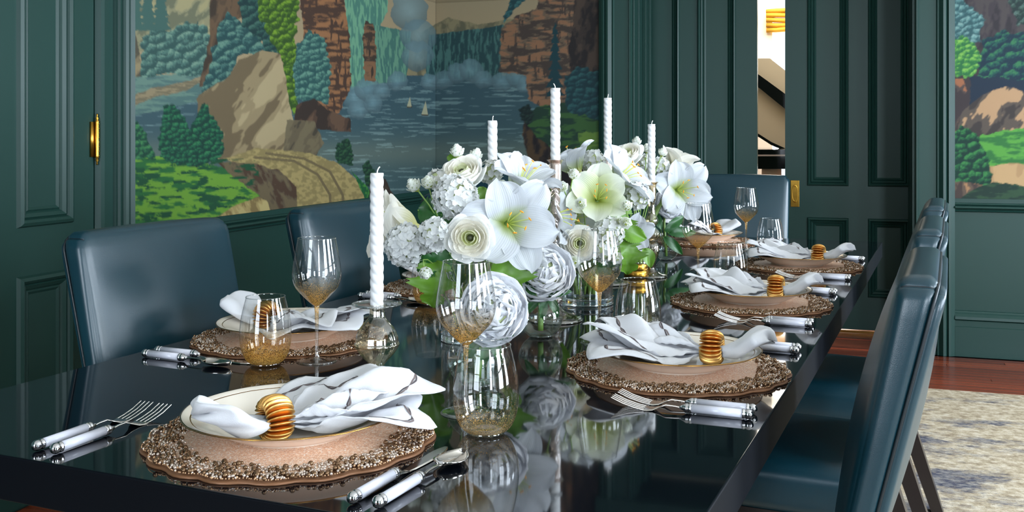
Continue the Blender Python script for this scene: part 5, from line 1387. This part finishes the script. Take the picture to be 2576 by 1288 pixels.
leafs(A(1215, 470, 2.0), (.2, .3, 1), -1.3, 'serrate', 'small leaf right of the upward ranunculus', .9, ft(V1))
leafs(A(1160, 640, 2.0), (.0, .3, 1), -1.2, 'dark', 'leaf inside the mouth of the near vase', 1.1, ft(V1))
# peonies
def bf(b): q = at(*b); return Vector((q.x, q.y, TOP+.012))
peony(A(1238, 782, 1.64), (.12, .35, 1), 'peony nearest the camera, seen through the wine glass', 1.07, bf(B1))
peony(A(1364, 690, 2.04), (.05, .5, 1), 'large peony in the middle bubble vase', 1.2, bf(B2))
peony(A(1680, 520, 3.30), (.3, .5, .8), 'small cream-shaded peony in the far bubble vase', .95, bf(B3))
for b, px, py, d, lst in ((B1, 1215, 850, 1.63, 'the nearest peony'), (B2, 1362, 745, 2.02, 'the middle peony')):
    for k, (dx, sp) in enumerate(((-34, 2.6), (30, .4), (-8, -1.9), (12, -1.2), (40, -.6))):
        leafs(A(px+dx*.4, py-4, d-.015+.01*k), (.1*(k-2), .3, .9), sp, 'peony', 'slim leaf under %s, %s' % (lst, ('far left', 'far right', 'left of the stem', 'right of the stem', 'lower right')[k]), .85, bf(b))
for k, (dx, dy, sp, s_) in enumerate(((-22, -2, 2.2, .9), (2, 8, 1.0, 1.15), (24, 12, .35, 1.25), (-4, 30, -.4, 1.1), (-30, 20, 2.9, .9))):
    leafs(A(1672+dx*.4, 578+dy*.6, 3.24), (0, .2, 1), sp, 'peony', 'slim glossy leaf by the far bubble vase pointing %s' % ('up left', 'up', 'up right', 'right over the bowl', 'left')[k], s_*1.25, bf(B3))
# middle arrangement
lily(A(1502, 505, 2.34), (-.05, .42, 1), .7, 'greenish open amaryllis looking up at the middle of the flowers', 1.05, 'g', ft(V2, .01, 0), opened=0)
lily(A(1540, 465, 2.42), (.7, .65, .35), .9, 'amaryllis at the top of the middle flowers with long stamens to the right', 1.2, 'w', ft(V2, .01, .01))
lily(A(1455, 440, 2.46), (-.45, .8, -.1), .4, 'amaryllis turned away at the upper left of the middle flowers', 1.1, 'w', ft(V2, .0, .01))
lily(A(1566, 580, 2.5), (.4, -.25, .9), .0, 'amaryllis drooping right beside the stacked-bulb candle holder', .92, 'w', ft(V2, .02, 0))
lily(A(1428, 552, 2.38), (.45, .1, 1), .5, 'open amaryllis right of the twisted glass stem with curved stamens', 1.2, 'w', ft(V2, -.02, -.01), opened=2)
ranun(A(1456, 612, 2.26), (.05, .1, 1), 'ranunculus with a dark centre behind the third wine glass', .92, ft(V2, -.01, -.02))
snow(A(1530, 585, 2.28), .034, 'snowball bloom seen through the rim of the gold-flecked wine glass', ft(V2, .0, -.01), 64, 1.2)
snow(A(1520, 630, 2.26), .028, 'snowball bloom hanging low in front of the wide vase', ft(V2, .0, -.01), 48)
snow(A(1600, 492, 2.42), .034, 'snowball bloom left of the farthest candle', ft(V2, .02, .01), 64)
snow(A(1492, 408, 2.50), .030, 'snowball bloom at the top under the second tall candle', ft(V2, .0, .01), 52)
snow(A(1350, 448, 2.45), .022, 'small snowball bloom left of the blush glass cup', ft(V2, -.03, .01), 36)
for px, py, d, dv, s_, lab in ((1376, 440, 2.30, (-.2, 1, .4), .95, 'double bud standing just left of the blush glass cup'), (1440, 450, 2.28, (.2, .8, .6), .95, 'double bud right of the blush glass cup'),
                               (1418, 475, 2.27, (-.2, .4, .9), .85, 'double bud below the blush glass rim'), (1463, 515, 2.25, (-.2, .3, 1), .95, 'double bud in front of the greenish amaryllis'),
                               (1578, 528, 2.27, (-.2, .7, .7), .95, 'double bud at the right of the middle flowers'), (1574, 556, 2.25, (-.1, -.2, 1), .95, 'double bud below the right-hand one'),
                               (1548, 642, 2.26, (.1, -.3, 1), .95, 'double bud hanging lowest in the middle flowers'), (1440, 655, 2.2, (.2, -.1, 1), .9, 'double bud beside the large peony'), (1553, 560, 2.27, (.3, .4, 1), .8, 'double bud by the snowball bloom')):
    bud(A(px, py, d), dv, lab, s_, ft(V2))
for px, py, d, dv, sp, kd, s_, lab in ((1375, 480, 2.42, (-.2, .4, 1), -1.6, 'lobed', .9, 'leaf hanging beside the blush glass cup'), (1446, 470, 2.5, (.1, .4, 1), .9, 'serrate', .9, 'leaf between two double buds'),
                                       (1560, 520, 2.34, (.2, .3, 1), -1.2, 'lobed', .9, 'bright leaf at the right of the greenish amaryllis'), (1565, 585, 2.3, (.1, .3, 1), .2, 'serrate', 1.1, 'rounded bright leaf right of the snowball bloom'),
                                       (1575, 600, 2.31, (.1, .2, 1), -1.1, 'lobed', 1.0, 'long leaf hanging at the right of the wide vase'), (1545, 640, 2.33, (.1, .2, 1), -1.8, 'dark', 1.0, 'dark leaf hanging over the wide vase'),
                                       (1410, 650, 2.3, (.0, .2, 1), -1.3, 'serrate', 1.2, 'narrow leaf over the left of the wide vase'), (1620, 625, 2.4, (.3, .2, 1), -.6, 'serrate', .9, 'small bright leaf under the drooping amaryllis')):
    leafs(A(px, py, d), dv, sp, kd, lab, s_, ft(V2))
# far arrangement
lily(A(1702, 478, 3.06), (.25, .1, 1), .3, 'large amaryllis at the far right facing the camera', 1.3, 'w', ft(V3, .01, 0), opened=2)
lily(A(1694, 440, 3.12), (.35, 1, .0), .8, 'amaryllis opening upward behind the large far right one', 1.1, 'c', ft(V3, .01, .01))
lily(A(1712, 490, 3.12), (1, .3, -.1), .1, 'amaryllis facing right at the rear edge of the far flowers', 1.25, 'w', ft(V3, .01, .01))
ranun(A(1582, 402, 2.88), (-.3, .8, .5), 'creamy ranunculus at the top of the far flowers', 1.1, ft(V3))
snow(A(1620, 415, 3.0), .032, 'snowball bloom left of the farthest candle base', ft(V3), 60)
snow(A(1662, 418, 3.02), .027, 'snowball bloom right of the farthest candle', ft(V3), 48)
for px, py, dv, lab in ((1600, 368, (.1, 1, .2), 'topmost bud of the far flowers'), (1663, 394, (.3, .9, .3), 'bud at the upper right of the far flowers'), (1566, 398, (-.2, .8, .6), 'bud in front of the creamy ranunculus'), (1626, 385, (0, 1, .4), 'bud above the far snowball bloom')):
    bud(A(px, py, 2.95), dv, lab, 1.0, ft(V3))
for px, py, sp, lab in ((1600, 440, -1.2, 'dark leaf under the creamy ranunculus'), (1618, 462, -1.4, 'leaf left of the farthest candle cup'), (1580, 455, -2.0, 'leaf at the lower left of the far flowers'), (1600, 600, -1.5, 'leaf hanging near the brass-banded vase')):
    leafs(A(px, py, 3.0), (0, .3, 1), sp, 'dark', lab, 1.2, ft(V3))
# fallen white petal in the water of the middle bubble vase: omitted detail would be guesswork
